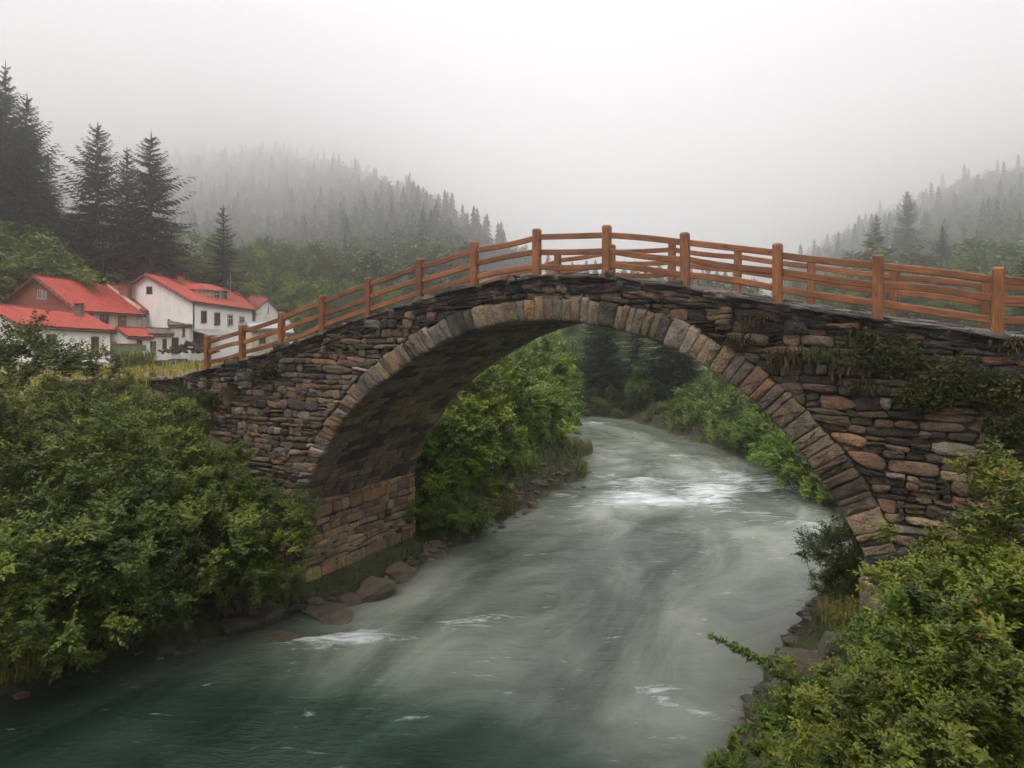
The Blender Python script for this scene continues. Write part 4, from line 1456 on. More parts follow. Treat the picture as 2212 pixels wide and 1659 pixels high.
# plants rooted in the bridge wall
def wall_plant(label, px, py, r, seed, cols, hang=True, leafy=False):
    s, z = on_face(px, py)
    p = w3(s, z, -.1)
    rng_ = np.random.default_rng(seed)
    m_ = MB()
    n = 170
    a = np.clip(rng_.normal(0, .5, n), -1.2, 1.2)
    base = U * (a * r * .8)[:, None] + ZV * (rng_.uniform(-.3, .3, n) * r * .5)[:, None] - C * rng_.uniform(0, .08, n)[:, None]
    if leafy:
        n2 = 900
        q = rand_dir(rng_, n2) * np.array([r, .22, r * .62]) * (rng_.random((n2, 1)) ** .4)
        q = q[:, :1] * U + q[:, 2:] * ZV - C * (np.abs(q[:, 1:2]) + .02)
        leaves(m_, q, -C * .6 + rng_.normal(0, .8, (n2, 3)), ZV - C * .6 + rng_.normal(0, .4, (n2, 3)), .075 * rng_.uniform(.6, 1.3, n2), leaf_tints(rng_, n2, cols[0], cols[1], (.22, .10, .03), .06))
    else:
        d = -C * .5 + rng_.normal(0, .5, (n, 3)) + ZV * .35
        L_ = r * .55 * rng_.uniform(.3, 1.2, n)
        m1 = base + unit(d) * (L_ * .5)[:, None]
        tip = m1 + unit(d * .6 - ZV * rng_.uniform(.2, 1, (n, 1))) * (L_ * .7)[:, None]
        sv = unit(np.cross(d, ZV)) * .009
        V = np.stack([base - sv, base + sv, m1 + sv, m1 - sv, tip], 1)
        off = (np.arange(n) * 5)[:, None, None]
        t = rng_.random((n, 1))
        cc_ = np.array(cols[0]) * (1 - t) + np.array(cols[1]) * t
        b0 = m_.n
        m_.add(V.reshape(-1, 3), (np.array([[0, 1, 2, 3]])[None] + off).reshape(-1, 4), np.repeat(cc_, 5, 0))
        m_.F.append((np.array([[3, 2, 4]])[None] + off).reshape(-1, 3) + b0)
    o = m_.build('wall_plant', M['grass'])
    o.location = Vector(p)
    tag(o, label, 'plant', 'plants growing out of the bridge wall')


DRY = ((.022, .018, .008), (.085, .062, .022))
GRN = ((.018, .028, .008), (.07, .085, .018))
for k, (px, py, r, lf, cols, lab) in enumerate([
        (1635, 690, .35, 0, DRY, 'dry grass tuft high on the wall right of the crest'), (1600, 740, .45, 0, DRY, 'brown grass draped over a round stone right of the crest'), (1700, 770, .5, 0, DRY, 'brown grass hanging over a large stone above the arch ring'), (1780, 765, .5, 0, GRN, 'dark green tuft in the middle of the right wall'), (1830, 800, .4, 0, DRY, 'brown grass hanging below the dark green tuft'), (1925, 765, .6, 1, GRN, 'green leafy plant under the coping at right'), (1870, 725, .4, 0, GRN, 'thin tuft just under the coping at right'),
        (2060, 820, .75, 1, GRN, 'big leafy plant with yellow tips on the right wall'), (2165, 840, .55, 1, GRN, 'leafy plant right of the big one on the right wall'), (1990, 855, .45, 1, GRN, 'leafy plant below left of the big one'), (1870, 835, .4, 0, DRY, 'reddish dry tuft between two leafy plants on the right wall'), (2185, 920, .45, 1, GRN, 'reddish green plant low on the right wall'), (2195, 745, .4, 0, DRY, 'dry tuft at the right edge under the coping'),
        (560, 810, .55, 0, GRN, 'green grass tuft at the left end of the wall'), (510, 845, .7, 0, DRY, 'long brown grass hanging at the left end of the wall'), (460, 865, .55, 1, GRN, 'mossy plant low at the left end of the wall'), (590, 795, .4, 1, GRN, 'small leafy plant beside the pale round stone')]):
    wall_plant(lab, px, py, r, 300 + k, cols, True, bool(lf))

# ------------------------------------------------------------------ rocks
def rock_mesh(seed, sub=5, amp=.34, flat=.7):
    import bmesh
    bm = bmesh.new()
    bmesh.ops.create_icosphere(bm, subdivisions=sub, radius=1)
    co = np.array([v.co[:] for v in bm.verts])
    rng_ = np.random.default_rng(seed)
    for _ in range(16):                     # plane cuts make facets
        nrm = unit(rng_.normal(0, 1, 3))
        dd_ = rng_.uniform(.45, .8)
        over = np.maximum(co @ nrm - dd_, 0)
        co = co - over[:, None] * nrm * .95
    r = 1 + amp * .5 * vnoise(co[:, 0] * 2 + seed, co[:, 1] * 2 + co[:, 2] * 1.7, 1.0, seed) + amp * .22 * vnoise(co[:, 0] * 7, co[:, 1] * 7 + co[:, 2] * 5, 1.0, seed + 1) + amp * .10 * np.abs(vnoise(co[:, 0] * 3, co[:, 2] * 22 + co[:, 1] * 3, 1.0, seed + 2))
    co = co * r[:, None] * np.array([1, 1, flat])
    F = np.array([[v.index for v in f.verts] for f in bm.faces])
    bm.free()
    m_ = MB()
    m_.add(co, F, (.12, .098, .068))
    return m_.mesh('rock', False)


RK = [rock_mesh(s) for s in (1, 2, 3, 4)]
for px, py, Y, sx_, sy_, sz_, v, lab, gr in [
        (705, 1330, 18.6, 1.1, .8, .42, 0, 'mossy brown rock at the near foot of the left pier', 'rocks at the left pier'), (810, 1280, 19.6, .85, .8, .4, 1, 'mossy rock in the water beside the left pier', 'rocks at the left pier'), (870, 1240, 21.2, .7, .6, .4, 2, 'dark rock at the far foot of the left pier', 'rocks at the left pier'), (930, 1195, 23.2, .75, .6, .5, 3, 'mossy pale topped rock right of the left pier', 'rocks at the left pier'), (580, 1330, 17.9, .8, .5, .3, 1, 'flat dark rock under the shrubs left of the pier', 'rocks at the left pier'), (620, 1385, 17.0, .5, .4, .2, 2, 'dark wet rock where the white water starts', 'rocks at the left pier'), (515, 1350, 17.4, .7, .5, .25, 3, 'reddish dark rock in the shade at the water on the left', 'rocks at the left pier'), (760, 1300, 19.2, .5, .4, .3, 3, 'rounded rock between the mossy rocks at the left pier', 'rocks at the left pier'),
        (1150, 1092, 28.6, .32, .3, .2, 0, 'dark stone at the water on the left bank', 'stones along the left bank'), (1118, 1080, 28.4, .4, .3, .22, 1, 'brown stone above the dark one on the left bank', 'stones along the left bank'), (1185, 1050, 31.8, .5, .35, .25, 2, 'dark stone under the left bank reeds', 'stones along the left bank'), (1268, 1022, 34.6, .4, .3, .2, 3, 'dark stone at the tip of the spit', 'stones along the left bank'), (1222, 1048, 32.4, .5, .25, .1, 0, 'flat brown stone lying in the shallow water', 'stones along the left bank'), (1100, 1110, 27.6, .3, .25, .2, 3, 'pale stone at the grass tuft on the left bank', 'stones along the left bank'), (1010, 1165, 24.8, .35, .3, .2, 2, 'grey stone at the water right of the left pier', 'stones along the left bank'), (1215, 1000, 35.8, .5, .4, .25, 1, 'pale tan stone heap on the spit', 'stones along the left bank'), (1062, 1140, 26.2, .28, .25, .16, 1, 'small stone at the left waterline', 'stones along the left bank'),
        (1815, 1405, 12.6, .48, .5, .36, 2, 'dark rounded boulder at the water below the right pier', 'rocks at the right pier'), (1760, 1445, 12.9, .75, .6, .28, 0, 'flat pale topped rock shelf at the water below the right pier', 'rocks at the right pier'), (1700, 1490, 12.8, .6, .6, .24, 1, 'low dark rock at the outer end of the rock shelf', 'rocks at the right pier'), (1790, 1300, 17.0, .4, .4, .2, 3, 'small dark rock under the right side of the arch', 'rocks at the right pier'), (1930, 1330, 11.0, .75, .6, .5, 1, 'brown block of rock under the right arch ring', 'rocks at the right pier'), (1840, 1480, 11.6, .9, .8, .5, 3, 'rock half hidden by the shrubs beside the boulder', 'rocks at the right pier')]:
    o = link('rock', RK[v], M['rock'])
    o.location = Vector(at(px, py, Y))
    o.scale = (sx_, sy_, sz_ / .7)
    o.rotation_euler = (RNG.uniform(-.15, .15), RNG.uniform(-.15, .15), RNG.uniform(0, 6.28))
    tag(o, lab, 'rock', gr)

# cobbles and gravel along the waterline (past counting)
mb = MB()
rng = np.random.default_rng(91)
gv = []
for line, sgn, lo_, hi_ in ((LB, -1, 13, 50), (RB, 1, 10, 50)):
    dd_ = np.r_[0, np.cumsum(np.linalg.norm(np.diff(line, axis=0), axis=1))]
    q = rng.uniform(0, dd_[-1], 3600)
    p = np.c_[np.interp(q, dd_, line[:, 0]), np.interp(q, dd_, line[:, 1])] + rng.normal(0, .28, (3600, 2))
    gv.append(p[(p[:, 1] > lo_) & (p[:, 1] < hi_)])
gv = np.concatenate(gv)
ico = []
import bmesh as _bm
for k in range(4):
    b_ = _bm.new()
    _bm.ops.create_icosphere(b_, subdivisions=1, radius=1)
    co = np.array([v.co[:] for v in b_.verts])
    co = co * rng.uniform(.7, 1.25, (len(co), 1))
    Ff = np.array([[v.index for v in f.verts] for f in b_.faces])
    b_.free()
    ico.append((co, Ff))
zz = ground_z(gv[:, 0], gv[:, 1])
for k, (x0, y0) in enumerate(gv):
    co, Ff = ico[k % 4]
    r = float(np.clip(rng.lognormal(-2.6, .5), .03, .24))
    a = rng.uniform(0, 6.28)
    c_, s_ = math.cos(a), math.sin(a)
    v = co * [r * rng.uniform(.8, 1.5), r, r * rng.uniform(.4, .75)]
    v = np.c_[v[:, 0] * c_ - v[:, 1] * s_, v[:, 0] * s_ + v[:, 1] * c_, v[:, 2]]
    z0 = max(zz[k], -.06)
    mb.add(v + [x0, y0, z0 + r * .1], Ff, PAL[['brown', 'grey', 'dark', 'tan'][rng.integers(4)]] * np.array(rng.uniform(.3, .65)))
g_ = mb.build('gravel', M['rock'])
g_['kind'] = 'stuff'
# ------------------------------------------------------------------ village
def plaster_mat(name, col, dirt=.5):
    m, nt, b = mat(name)
    tc = N(nt, 'ShaderNodeTexCoord').outputs['Object']
    n1 = noise(nt, tc, .8, 7, .68, .4)
    n2 = noise(nt, mapping(nt, tc, (2.5, 2.5, .5)), 1.2, 5, .65)
    c = mix(nt, dirt, col, ramp(nt, n1, [(.30, (.42, .36, .28)), (.48, (.86, .84, .80)), (.6, (1, 1, 1))]), 'MULTIPLY')
    c = mix(nt, dirt * .8, c, ramp(nt, n2, [(.3, (.6, .55, .48)), (.55, (1, 1, 1))]), 'MULTIPLY')
    L(nt, mix(nt, 1, c, tint_out(nt), 'MULTIPLY'), b.inputs['Base Color'])
    b.inputs['Roughness'].default_value = .9
    bump(nt, n1, b, .3, .05)
    return m


def tile_mat(name, col, row=.34, colw=.24):
    m, nt, b = mat(name)
    uv = N(nt, 'ShaderNodeUVMap', uv_map='UVMap').outputs[0]
    sp = N(nt, 'ShaderNodeSeparateXYZ')
    L(nt, uv, sp.inputs[0])
    bk = N(nt, 'ShaderNodeTexBrick')
    bk.offset = .5
    bk.inputs['Scale'].default_value = 1
    bk.inputs['Brick Width'].default_value = colw
    bk.inputs['Row Height'].default_value = row
    bk.inputs['Mortar Size'].default_value = .018
    bk.inputs['Color1'].default_value = (.72, .70, .68, 1)
    bk.inputs['Color2'].default_value = (1.2, 1.15, 1.1, 1)
    bk.inputs['Mortar'].default_value = (.35, .3, .3, 1)
    L(nt, uv, bk.inputs['Vector'])
    n1 = noise(nt, uv, .9, 6, .7)
    n2 = noise(nt, mapping(nt, uv, (1.2, .5, 1)), 1.0, 4, .6)
    c = mix(nt, 1, col, bk.outputs['Color'], 'MULTIPLY')
    c = mix(nt, .75, c, ramp(nt, n1, [(.3, (.55, .5, .5)), (.55, (1.05, 1.05, 1.05)), (.75, (1.2, 1.3, 1.3))]), 'MULTIPLY')
    c = mix(nt, .5, c, ramp(nt, n2, [(.35, (.7, .66, .66)), (.6, (1, 1, 1))]), 'MULTIPLY')
    L(nt, c, b.inputs['Base Color'])
    b.inputs['Roughness'].default_value = .75
    fr = math_(nt, 'FRACT', math_(nt, 'DIVIDE', sp.outputs[1], row))
    wv = math_(nt, 'SINE', math_(nt, 'MULTIPLY', sp.outputs[0], 6.283 / colw))
    h = math_(nt, 'ADD', math_(nt, 'MULTIPLY', fr, -.7), math_(nt, 'MULTIPLY', wv, .35))
    bump(nt, h, b, .9, .06)
    return m


M['white_plaster'] = plaster_mat('white_plaster', (.74, .72, .68), .40)
M['clean_plaster'] = plaster_mat('clean_white_plaster', (.80, .79, .77), .22)
M['cream_plaster'] = plaster_mat('cream_plaster', (.55, .50, .41), .7)
M['brown_board'] = simple('brown_gable_boards', (.20, .075, .045), .85, 5, .5, .5, .04, stretch=(3, 3, .35))
M['tile'] = tile_mat('red_roof_tile', (.40, .036, .013))
M['tile_orange'] = tile_mat('orange_roof_tile', (.41, .048, .016))
M['tile_old'] = tile_mat('old_brown_roof_tile', (.16, .095, .06))
M['dark_trim'] = simple('dark_trim', (.03, .025, .022), .7, 5, .3, 0)
M['frame_red'] = simple('red_window_frame', (.12, .022, .018), .6, 8, .2, 0)
M['frame_brown'] = simple('brown_window_frame', (.15, .06, .035), .6, 8, .3, 0)
M['frame_grey'] = simple('grey_window_frame', (.35, .34, .31), .6, 8, .2, 0)
M['glass'] = simple('dark_window_glass', (.012, .013, .015), .12, 3, .2, 0)
M['brick'] = simple('chimney_brick', (.22, .085, .05), .9, 12, .5, .6, .03)
M['metal'] = simple('grey_metal', (.25, .25, .25), .45, 6, .2, 0)
M['plank'] = simple('weathered_plank', (.16, .12, .08), .85, 6, .4, .4, .02, stretch=(.4, 3, 3))


def world_part(mbx, name, m, root, smooth=False):
    """vertices given in world space, child of root"""
    loc = np.array(root.matrix_world.translation) if root.parent is None else np.array(root.parent.location)
    r0 = root if root.parent is None else root.parent
    base = np.array([r0.location[0], r0.location[1], r0.location[2]])
    mbx.V = [v - base for v in mbx.V]
    return mbx.build(name, m, root, smooth)


class House:
    def __init__(s, label, FL, FR, AL, AR, base_py=None, wall='white_plaster', roof='tile', gable=None, over=.35, eave=.4, cat='house', base_z=None, name='house', thick=.14, gable_over=None):
        FL, FR, AL, AR = (at(*p) for p in (FL, FR, AL, AR))
        s.FL, s.FR = FL, FR
        bl = np.r_[2 * AL[:2] - FL[:2], FL[2]]
        br = np.r_[2 * AR[:2] - FR[:2], FR[2]]
        g0 = min(gz(p[0], p[1]) for p in (FL, FR, bl, br)) - .3 if base_z is None else base_z
        s.base = g0
        s.root = empty(name, (FL[0], FL[1], g0), label, cat)
        dn = lambda p: np.r_[p[:2], g0]
        mbx = MB()
        V = np.array([dn(FL), dn(FR), dn(br), dn(bl), FL, FR, br, bl, AL - [0, 0, .05], AR - [0, 0, .05]])
        mbx.add(V, [[0, 1, 5, 4], [2, 3, 7, 6], [1, 2, 6, 5]] + ([[3, 0, 4, 7]]))
        mbx.F.append(np.array([[5, 6, 9]] + ([[7, 4, 8]] if gable is None else [])))
        s.wall = world_part(mbx, 'wall', M[wall], s.root)
        if gable:
            gm = MB()
            off = -(FR - FL) / np.linalg.norm(FR - FL) * .05
            gm.add(np.array([bl - [0, 0, 1.2], FL - [0, 0, 1.2], FL, AL - [0, 0, .05], bl]) + off, [[0, 1, 2, 4]])
            gm.F.append(np.array([[4, 2, 3]]))
            world_part(gm, 'gable', M[gable], s.root)
        # two roof slopes as one tiled slab
        rd = (AR - AL) / np.linalg.norm(AR - AL)
        mbx = MB()
        for a0, a1, e0, e1 in ((AL, AR, FL, FR), (AR, AL, br, bl)):
            d0, d1 = e0 - a0, e1 - a1
            d0n, d1n = d0 / np.linalg.norm(d0), d1 / np.linalg.norm(d1)
            sg = 1 if a0 is AL else -1
            ov = over
            A0, A1 = a0 - rd * ov * sg, a1 + rd * ov * sg
            E0, E1 = e0 + d0n * eave - rd * ov * sg, e1 + d1n * eave + rd * ov * sg
            nrm = unit(np.cross(E1 - E0, A0 - E0))
            if nrm[2] < 0:
                nrm = -nrm
            ng = 14
            g = np.linspace(0, 1, ng)
            wob = RNG.normal(0, .018, ng)
            top = np.stack([np.stack([(A0 * (1 - t) + A1 * t), (E0 * (1 - t) + E1 * t)]) + nrm * (.10 + wob[k_]) + (ZV * .02) for k_, t in enumerate(g)])
            bot = top - nrm * thick
            Ls, Lw = np.linalg.norm(A1 - A0), np.linalg.norm(E0 - A0)
            uvt = np.stack([np.stack([[t * Ls, Lw], [t * Ls, 0]]) for t in g])
            Vv = np.concatenate([top.reshape(-1, 3), bot.reshape(-1, 3)])
            Uu = np.concatenate([uvt.reshape(-1, 2), uvt.reshape(-1, 2)])
            F = []
            m2 = ng * 2
            for k_ in range(ng - 1):
                q = k_ * 2
                F += [[q, q + 1, q + 3, q + 2], [m2 + q, m2 + q + 2, m2 + q + 3, m2 + q + 1], [q + 1, m2 + q + 1, m2 + q + 3, q + 3]]
            F += [[0, m2, m2 + 1, 1], [m2 - 2, m2 - 1, 2 * m2 - 1, 2 * m2 - 2]]
            mbx.add(Vv, F, (1, 1, 1), Uu)
        mbx.tube([AL - rd * over + ZV * .12, AR + rd * over + ZV * .12], .11, 6)
        s.roof = world_part(mbx, 'roof', M[roof], s.root)
        # dark verge boards and gutter
        mbx = MB()
        for a0, e0, sg in ((AL, FL, -1), (AR, FR, 1), (AL, bl, -1), (AR, br, 1)):
            dn_ = (e0 - a0) / np.linalg.norm(e0 - a0)
            o_ = rd * (over + .02) * sg
            mbx.tube([a0 + o_ - ZV * .10, e0 + dn_ * eave + o_ - ZV * .10], .07, 4)
        dn_ = (FL - AL) / np.linalg.norm(FL - AL)
        mbx.tube([FL + dn_ * eave - rd * over - ZV * .1, FR + dn_ * eave + rd * over - ZV * .1], .08, 5)
        world_part(mbx, 'eaves_trim', M['dark_trim'], s.root)
        s.n = unit(np.array([(FR - FL)[1], -(FR - FL)[0], 0]))
        if s.n @ (np.array([0, 0, EYE]) - FL) < 0:
            s.n = -s.n

    def hit(s, px, py, o=None, n=None):
        o = s.FL if o is None else o
        n = s.n if n is None else n
        d = np.array([(px - CX) / F_PX, 1, -(py - HY) / F_PX])
        t = ((o - np.array([0, 0, EYE])) @ n) / (d @ n)
        return np.array([0, 0, EYE]) + d * t

    def window(s, x0, y0, x1, y1, frame='frame_brown', cross=True, name='window', o=None, n=None, fill='glass', label=None, sub='pane'):
        n = s.n if n is None else n
        p = s.hit(x0, y0, o, n), s.hit(x1, y1, o, n)
        ux = unit(np.array([n[1], -n[0], 0]))
        if ux[0] < 0:
            ux = -ux
        wv, hv = abs((p[1] - p[0]) @ ux), abs(p[0][2] - p[1][2])
        c = (p[0] + p[1]) / 2 + n * .03
        R = np.stack([ux, n, ZV], 1)
        f = MB()
        b = max(.06, wv * .10)
        for sx_, sz_, dx, dz in ((wv, b, 0, hv / 2 - b / 2), (wv + .12, b, 0, -hv / 2 + b / 2), (b, hv - 2 * b, wv / 2 - b / 2, 0), (b, hv - 2 * b, -wv / 2 + b / 2, 0)):
            f.box(c + ux * dx + ZV * dz, sx_, .12, sz_, (1, 1, 1), R)
        if cross:
            f.box(c, b * .7, .10, hv - 2 * b, (1, 1, 1), R)
            f.box(c + ZV * hv * .12, (wv - 2 * b) * .98, .09, b * .6, (1, 1, 1), R)
        fr = world_part(f, name, M[frame], s.root)
        if label:
            fr['label'] = label
        g = MB().box(c, wv - b, .05, hv - b, (1, 1, 1), R)
        world_part(g, sub, M[fill], fr)
        return fr

    def chimney(s, px0, px1, top, bot, Y, m='brick', cap=True):
        a, b = at(px0, bot, Y), at(px1, top, Y)
        wv, hv = b[0] - a[0], b[2] - a[2]
        c = (a + b) / 2
        g = MB().box(c - ZV * .5, wv, wv * .8, hv + 1.0, (1, 1, 1), None, .02)
        if cap:
            g.box(c + ZV * (hv / 2 + .05), wv * 1.25, wv * 1.05, .12, (.6, .6, .6))
            g.box(c + ZV * (hv / 2 + .32), wv * 1.15, wv * .95, .06, (.35, .3, .3))
            for k in (-1, 1):
                g.box(c + ZV * (hv / 2 + .2) + np.array([k * wv * .35, 0, 0]), .12, wv * .7, .2, (.5, .45, .4))
        world_part(g, 'chimney', M[m], s.roof)


def z2(zx, zy):
    return zx * .3038, 537.6 + zy * .3038


# front house, lowest and nearest
hA = House('low white cottage with bright red roof, nearest of the village houses', (50, 703, 53), (238, 713, 55), (-36, 657, 58), (182, 681, 60), wall='clean_plaster', base_z=3.2, over=.3)
hA.window(197, 727, 214, 762, 'frame_brown', label='brown framed window near the right corner')
hA.window(100, 722, 122, 758, 'frame_brown')
hA.chimney(163, 178, 664, 684, 58.5, 'plank')
g = MB()
n_ = hA.n
cA = (hA.FL + hA.FR) / 2
Rr = np.stack([unit((hA.FR - hA.FL) * [1, 1, 0]), -n_, ZV], 1)
g.box(np.r_[cA[:2] + n_[:2] * .1, 3.45], np.linalg.norm(hA.FR - hA.FL) + .2, .3, .9, (.5, .42, .33), Rr)
world_part(g, 'plinth', M['stone'], hA.root)
# brown gabled house behind it
hB = House('house with big brown board gable and long red roof behind the low cottage', (168, 668, 61), (305, 677, 71), (81, 598, 62.5), (231, 619, 73), wall='cream_plaster', gable='brown_board', base_z=3.4, over=.45)
for x0, y0, x1, y1 in ((187, 674, 200, 686), (215, 676, 233, 700), (255, 679, 271, 707)):
    hB.window(x0, y0, x1, y1, 'frame_brown')
gn = unit(np.array([*(-(hB.FR - hB.FL))[:2], 0]))
hB.window(82, 626, 91, 646, 'frame_grey', o=hB.FL + gn * .06, n=gn, label='pale framed window in the brown gable')
hB.window(93, 628, 100, 647, 'frame_grey', o=hB.FL + gn * .06, n=gn, label='pale framed window in the brown gable')
# house joined on its right
hE = House('two storey cream house with brick chimney between brown gable and big white house', (306, 671, 71.5), (372, 670, 75), (238, 617, 74), (318, 630, 79), wall='white_plaster', base_z=3.4, over=.25)
hE.window(321, 674, 332, 700, 'frame_brown')
hE.window(351, 676, 362, 701, 'frame_brown')
hE.chimney(262, 280, 614, 645, 72.5)
g = MB()
for t in np.linspace(0, 1, 2):
    pass
p0, p1 = at(230, 619, 73.2), at(304, 672, 71.2)
g.tube([p0 + ZV * .15, p1 + ZV * .15], .22, 4, (.75, .7, .62))
world_part(g, 'parapet', M['cream_plaster'], hE.root)
# lean-to cottages in front
hD = House('tiny white cottage with small bright red roof below the cream house', (281, 727, 62), (324, 728, 63), (258, 709, 64), (306, 712, 65), wall='clean_plaster', base_z=3.3, over=.25, eave=.25)
hD.window(295, 735, 307, 752, 'frame_brown')
hD2 = House('small white annexe with old brown roof and a doorway beside the tiny cottage', (326, 722, 63.5), (369, 722, 65), (318, 711, 66.5), (372, 714, 68), wall='white_plaster', roof='tile_old', base_z=3.3, over=.2, eave=.25)
hD2.window(351, 732, 359, 754, 'frame_red')
hD2.window(326.5, 737, 336, 768, 'frame_brown', cross=False, name='door', fill='plank', sub='panel')
# dark doorway block between annexe and big house
hG = House('low white outbuilding with dark open doorway left of the big white house', (368, 704, 66.5), (412, 703, 68), (366, 694, 70), (414, 697, 72), wall='white_plaster', roof='tile_old', base_z=3.3, over=.15, eave=.2)
hG.window(368.5, 729, 385, 764, 'dark_trim', cross=False, name='door', sub='opening')
hG.window(394, 705, 399, 728, 'frame_brown', cross=False)
# big white house
hC = House('big two storey white house with long orange red roof and a dormer', (416, 650, 68), (545, 667, 84), (318, 594, 72), (506, 629, 88), wall='clean_plaster', roof='tile_orange', base_z=3.0, over=.4)
for x0, y0, x1, y1, f in ((434, 671, 445, 698, 'frame_red'), (463, 675, 474, 703, 'frame_red'), (491, 679, 502, 704, 'frame_grey'), (516, 683, 527, 699, 'frame_grey')):
    hC.window(x0, y0, x1, y1, f, label='red shuttered window' if f == 'frame_red' else None)
hC.chimney(386, 398, 598, 625, 75)
hC.chimney(340, 349, 594, 602, 74)
gn = unit(np.array([*(-(hC.FR - hC.FL))[:2], 0]))
hC.window(317, 619, 329, 636, 'dark_trim', o=hC.FL + gn * .02, n=gn, cross=False, sub='opening', label='small dark opening in the gable')
g = MB()
a = hC.FL + hC.n * .12
g.tube([a + ZV * -.2, np.r_[a[:2], 4.0]], .07, 6)
b = hC.FR + hC.n * .12
g.tube([b + ZV * -.2, np.r_[b[:2], 4.0]], .07, 6)
world_part(g, 'downpipe', M['dark_trim'], hC.root)
# dormer
dv = unit((hC.FR - hC.FL) * [1, 1, 0])
dc0, dc1 = hC.hit(441, 655, hC.FL - hC.n * 1.6), hC.hit(492, 655, hC.FL - hC.n * 1.6)
zb_, zt_ = hC.hit(460, 652, hC.FL - hC.n * 1.6)[2], hC.hit(460, 630, hC.FL - hC.n * 1.6)[2]
g = MB()
wd_ = np.linalg.norm((dc1 - dc0)[:2])
cen = (dc0 + dc1) / 2 - hC.n * 1.4
cen[2] = (zb_ + zt_) / 2
Rr = np.stack([dv, -hC.n, ZV], 1)
g.box(cen, wd_, 2.8, zt_ - zb_ + .5, (.85, .8, .72), Rr)
dm = world_part(g, 'dormer', M['cream_plaster'], hC.root)
g = MB()
fz = (zt_ - zb_) / 2 + .15
e = wd_ / 2 + .3
loc = np.array([[-e, -1.7, fz], [e, -1.7, fz], [e, 2.2, fz + .1], [-e, 2.2, fz + .1], [-e * .45, -.2, fz + .75], [e * .45, -.2, fz + .75], [e * .45, 2.8, fz + .8], [-e * .45, 2.8, fz + .8]])
wp = cen + loc @ Rr.T
g.add(wp, [[0, 1, 5, 4], [1, 2, 6, 5], [4, 5, 6, 7], [0, 4, 7, 3], [0, 3, 2, 1]], (1, 1, 1), np.array([[0, 0], [4, 0], [4, 3], [0, 3], [1, 1], [3, 1], [3, 3], [1, 3]], float))
world_part(g, 'dormer_roof', M['tile_orange'], dm)
for x0, x1 in ((461, 473), (480, 490)):
    w_ = hC.window(x0, 627, x1, 648, 'frame_grey', o=cen + hC.n * 1.42)
# porch roof and red garage door
g = MB()
p = [hC.hit(414, 711, hC.FL + hC.n * .05), hC.hit(470, 711, hC.FL + hC.n * .05)]
q = [v + hC.n * 1.7 - ZV * .55 for v in p]
V = np.array([p[0], p[1], q[1], q[0]])
g.add(np.vstack([V, V - ZV * .1]), [[0, 3, 2, 1], [4, 5, 6, 7], [3, 7, 6, 2], [0, 4, 7, 3], [1, 2, 6, 5]], (1, 1, 1))
world_part(g, 'porch_roof', M['metal'], hC.root)
hC.window(418, 719, 444, 756, 'dark_trim', cross=False, name='garage_door', fill='frame_red', sub='panel')
# small far house
hF = House('small far house with orange roof and white gable right of the big white house', (530, 660, 92), (552, 667, 88), (540, 640, 96), (577, 646, 91), wall='white_plaster', roof='tile_orange', base_z=4.0, over=.3)
gn = unit(np.array([*(hF.FR - hF.FL)[:2], 0]))
hF.window(578, 661, 581, 679, 'frame_grey', o=hF.FR + gn * .03, n=gn, cross=False)
# yellowish shed seen through the left fence bays
hS = House('yellowish low shed seen through the first fence bays', (545, 712, 60), (632, 708, 66), (535, 700, 63), (622, 696, 69), wall='cream_plaster', roof='metal', base_z=3.2, over=.2, cat='shed', name='shed')
hS.window(560, 722, 572, 742, 'dark_trim', cross=False)
hW = House('tiny white hut at the end of the yellowish shed', (618, 720, 58), (632, 719, 59), (612, 704, 60), (626, 703, 61), wall='clean_plaster', roof='metal', base_z=3.4, over=.15, eave=.2, cat='hut', name='hut')
hW.window(621, 723, 627, 738, 'dark_trim', cross=False)

# poles, aerials, yard things
def pole(label, px, top, Y, arm, r=.11, box=False):
    x, y, z = at_ground(px, Y)
    zt = EYE - (top - HY) / F_PX * Y
    o = empty('utility_pole', (x, y, z - .3), label, 'pole', 'utility poles behind the village')
    h = zt - z + .3
    MB().tube([[0, 0, 0], [0, 0, h]], np.array([r, r * .7]), 8).build('shaft', M['bark'], o, True)
    g_ = MB()
    for k in range(arm):
        g_.box((0, 0, h - .25 - .45 * k), 1.5, .09, .1)
    g_.build('crossarm', M['bark'], o)
    g_ = MB()
    for k in range(arm):
        for q in (-.6, -.25, .25, .6):
            g_.tube([[q, 0, h - .2 - .45 * k], [q, 0, h - .02 - .45 * k]], .045, 6)
    g_.build('insulator', M['frame_grey'], o)
    if box:
        MB().box((-.35, -.05, h - 1.6), .55, .5, .95, (1, 1, 1), None, .01).build('transformer', M['metal'], o)
    return np.array([x, y, z - .3 + h])


t1 = pole('thick wooden utility pole with a transformer above the brown gable', 128, 545, 74, 2, .17, True)
t2 = pole('thin utility pole between the brown gable and the conifers', 222, 523, 78, 2, .1)
t3 = at(-260, 590, 60)
t4 = at(420, 600, 95)
for nm_, a, b, sag in (('power line from the thick pole leaving the view at the left', t1, t3, .8), ('power line strung between the two utility poles', t1, t2, .5), ('power line from the thin pole to the trees on the right', t2, t4, .8)):
    q = np.linspace(0, 1, 16)[:, None]
    g = MB()
    for dz in (-.3, -.7):
        g.tube(a * (1 - q) + b * q + ZV * dz - ZV * sag * 4 * q * (1 - q), .018, 4)
    tag(g.build('power_line', M['dark_trim']), nm_, 'cable', 'power lines behind the village')

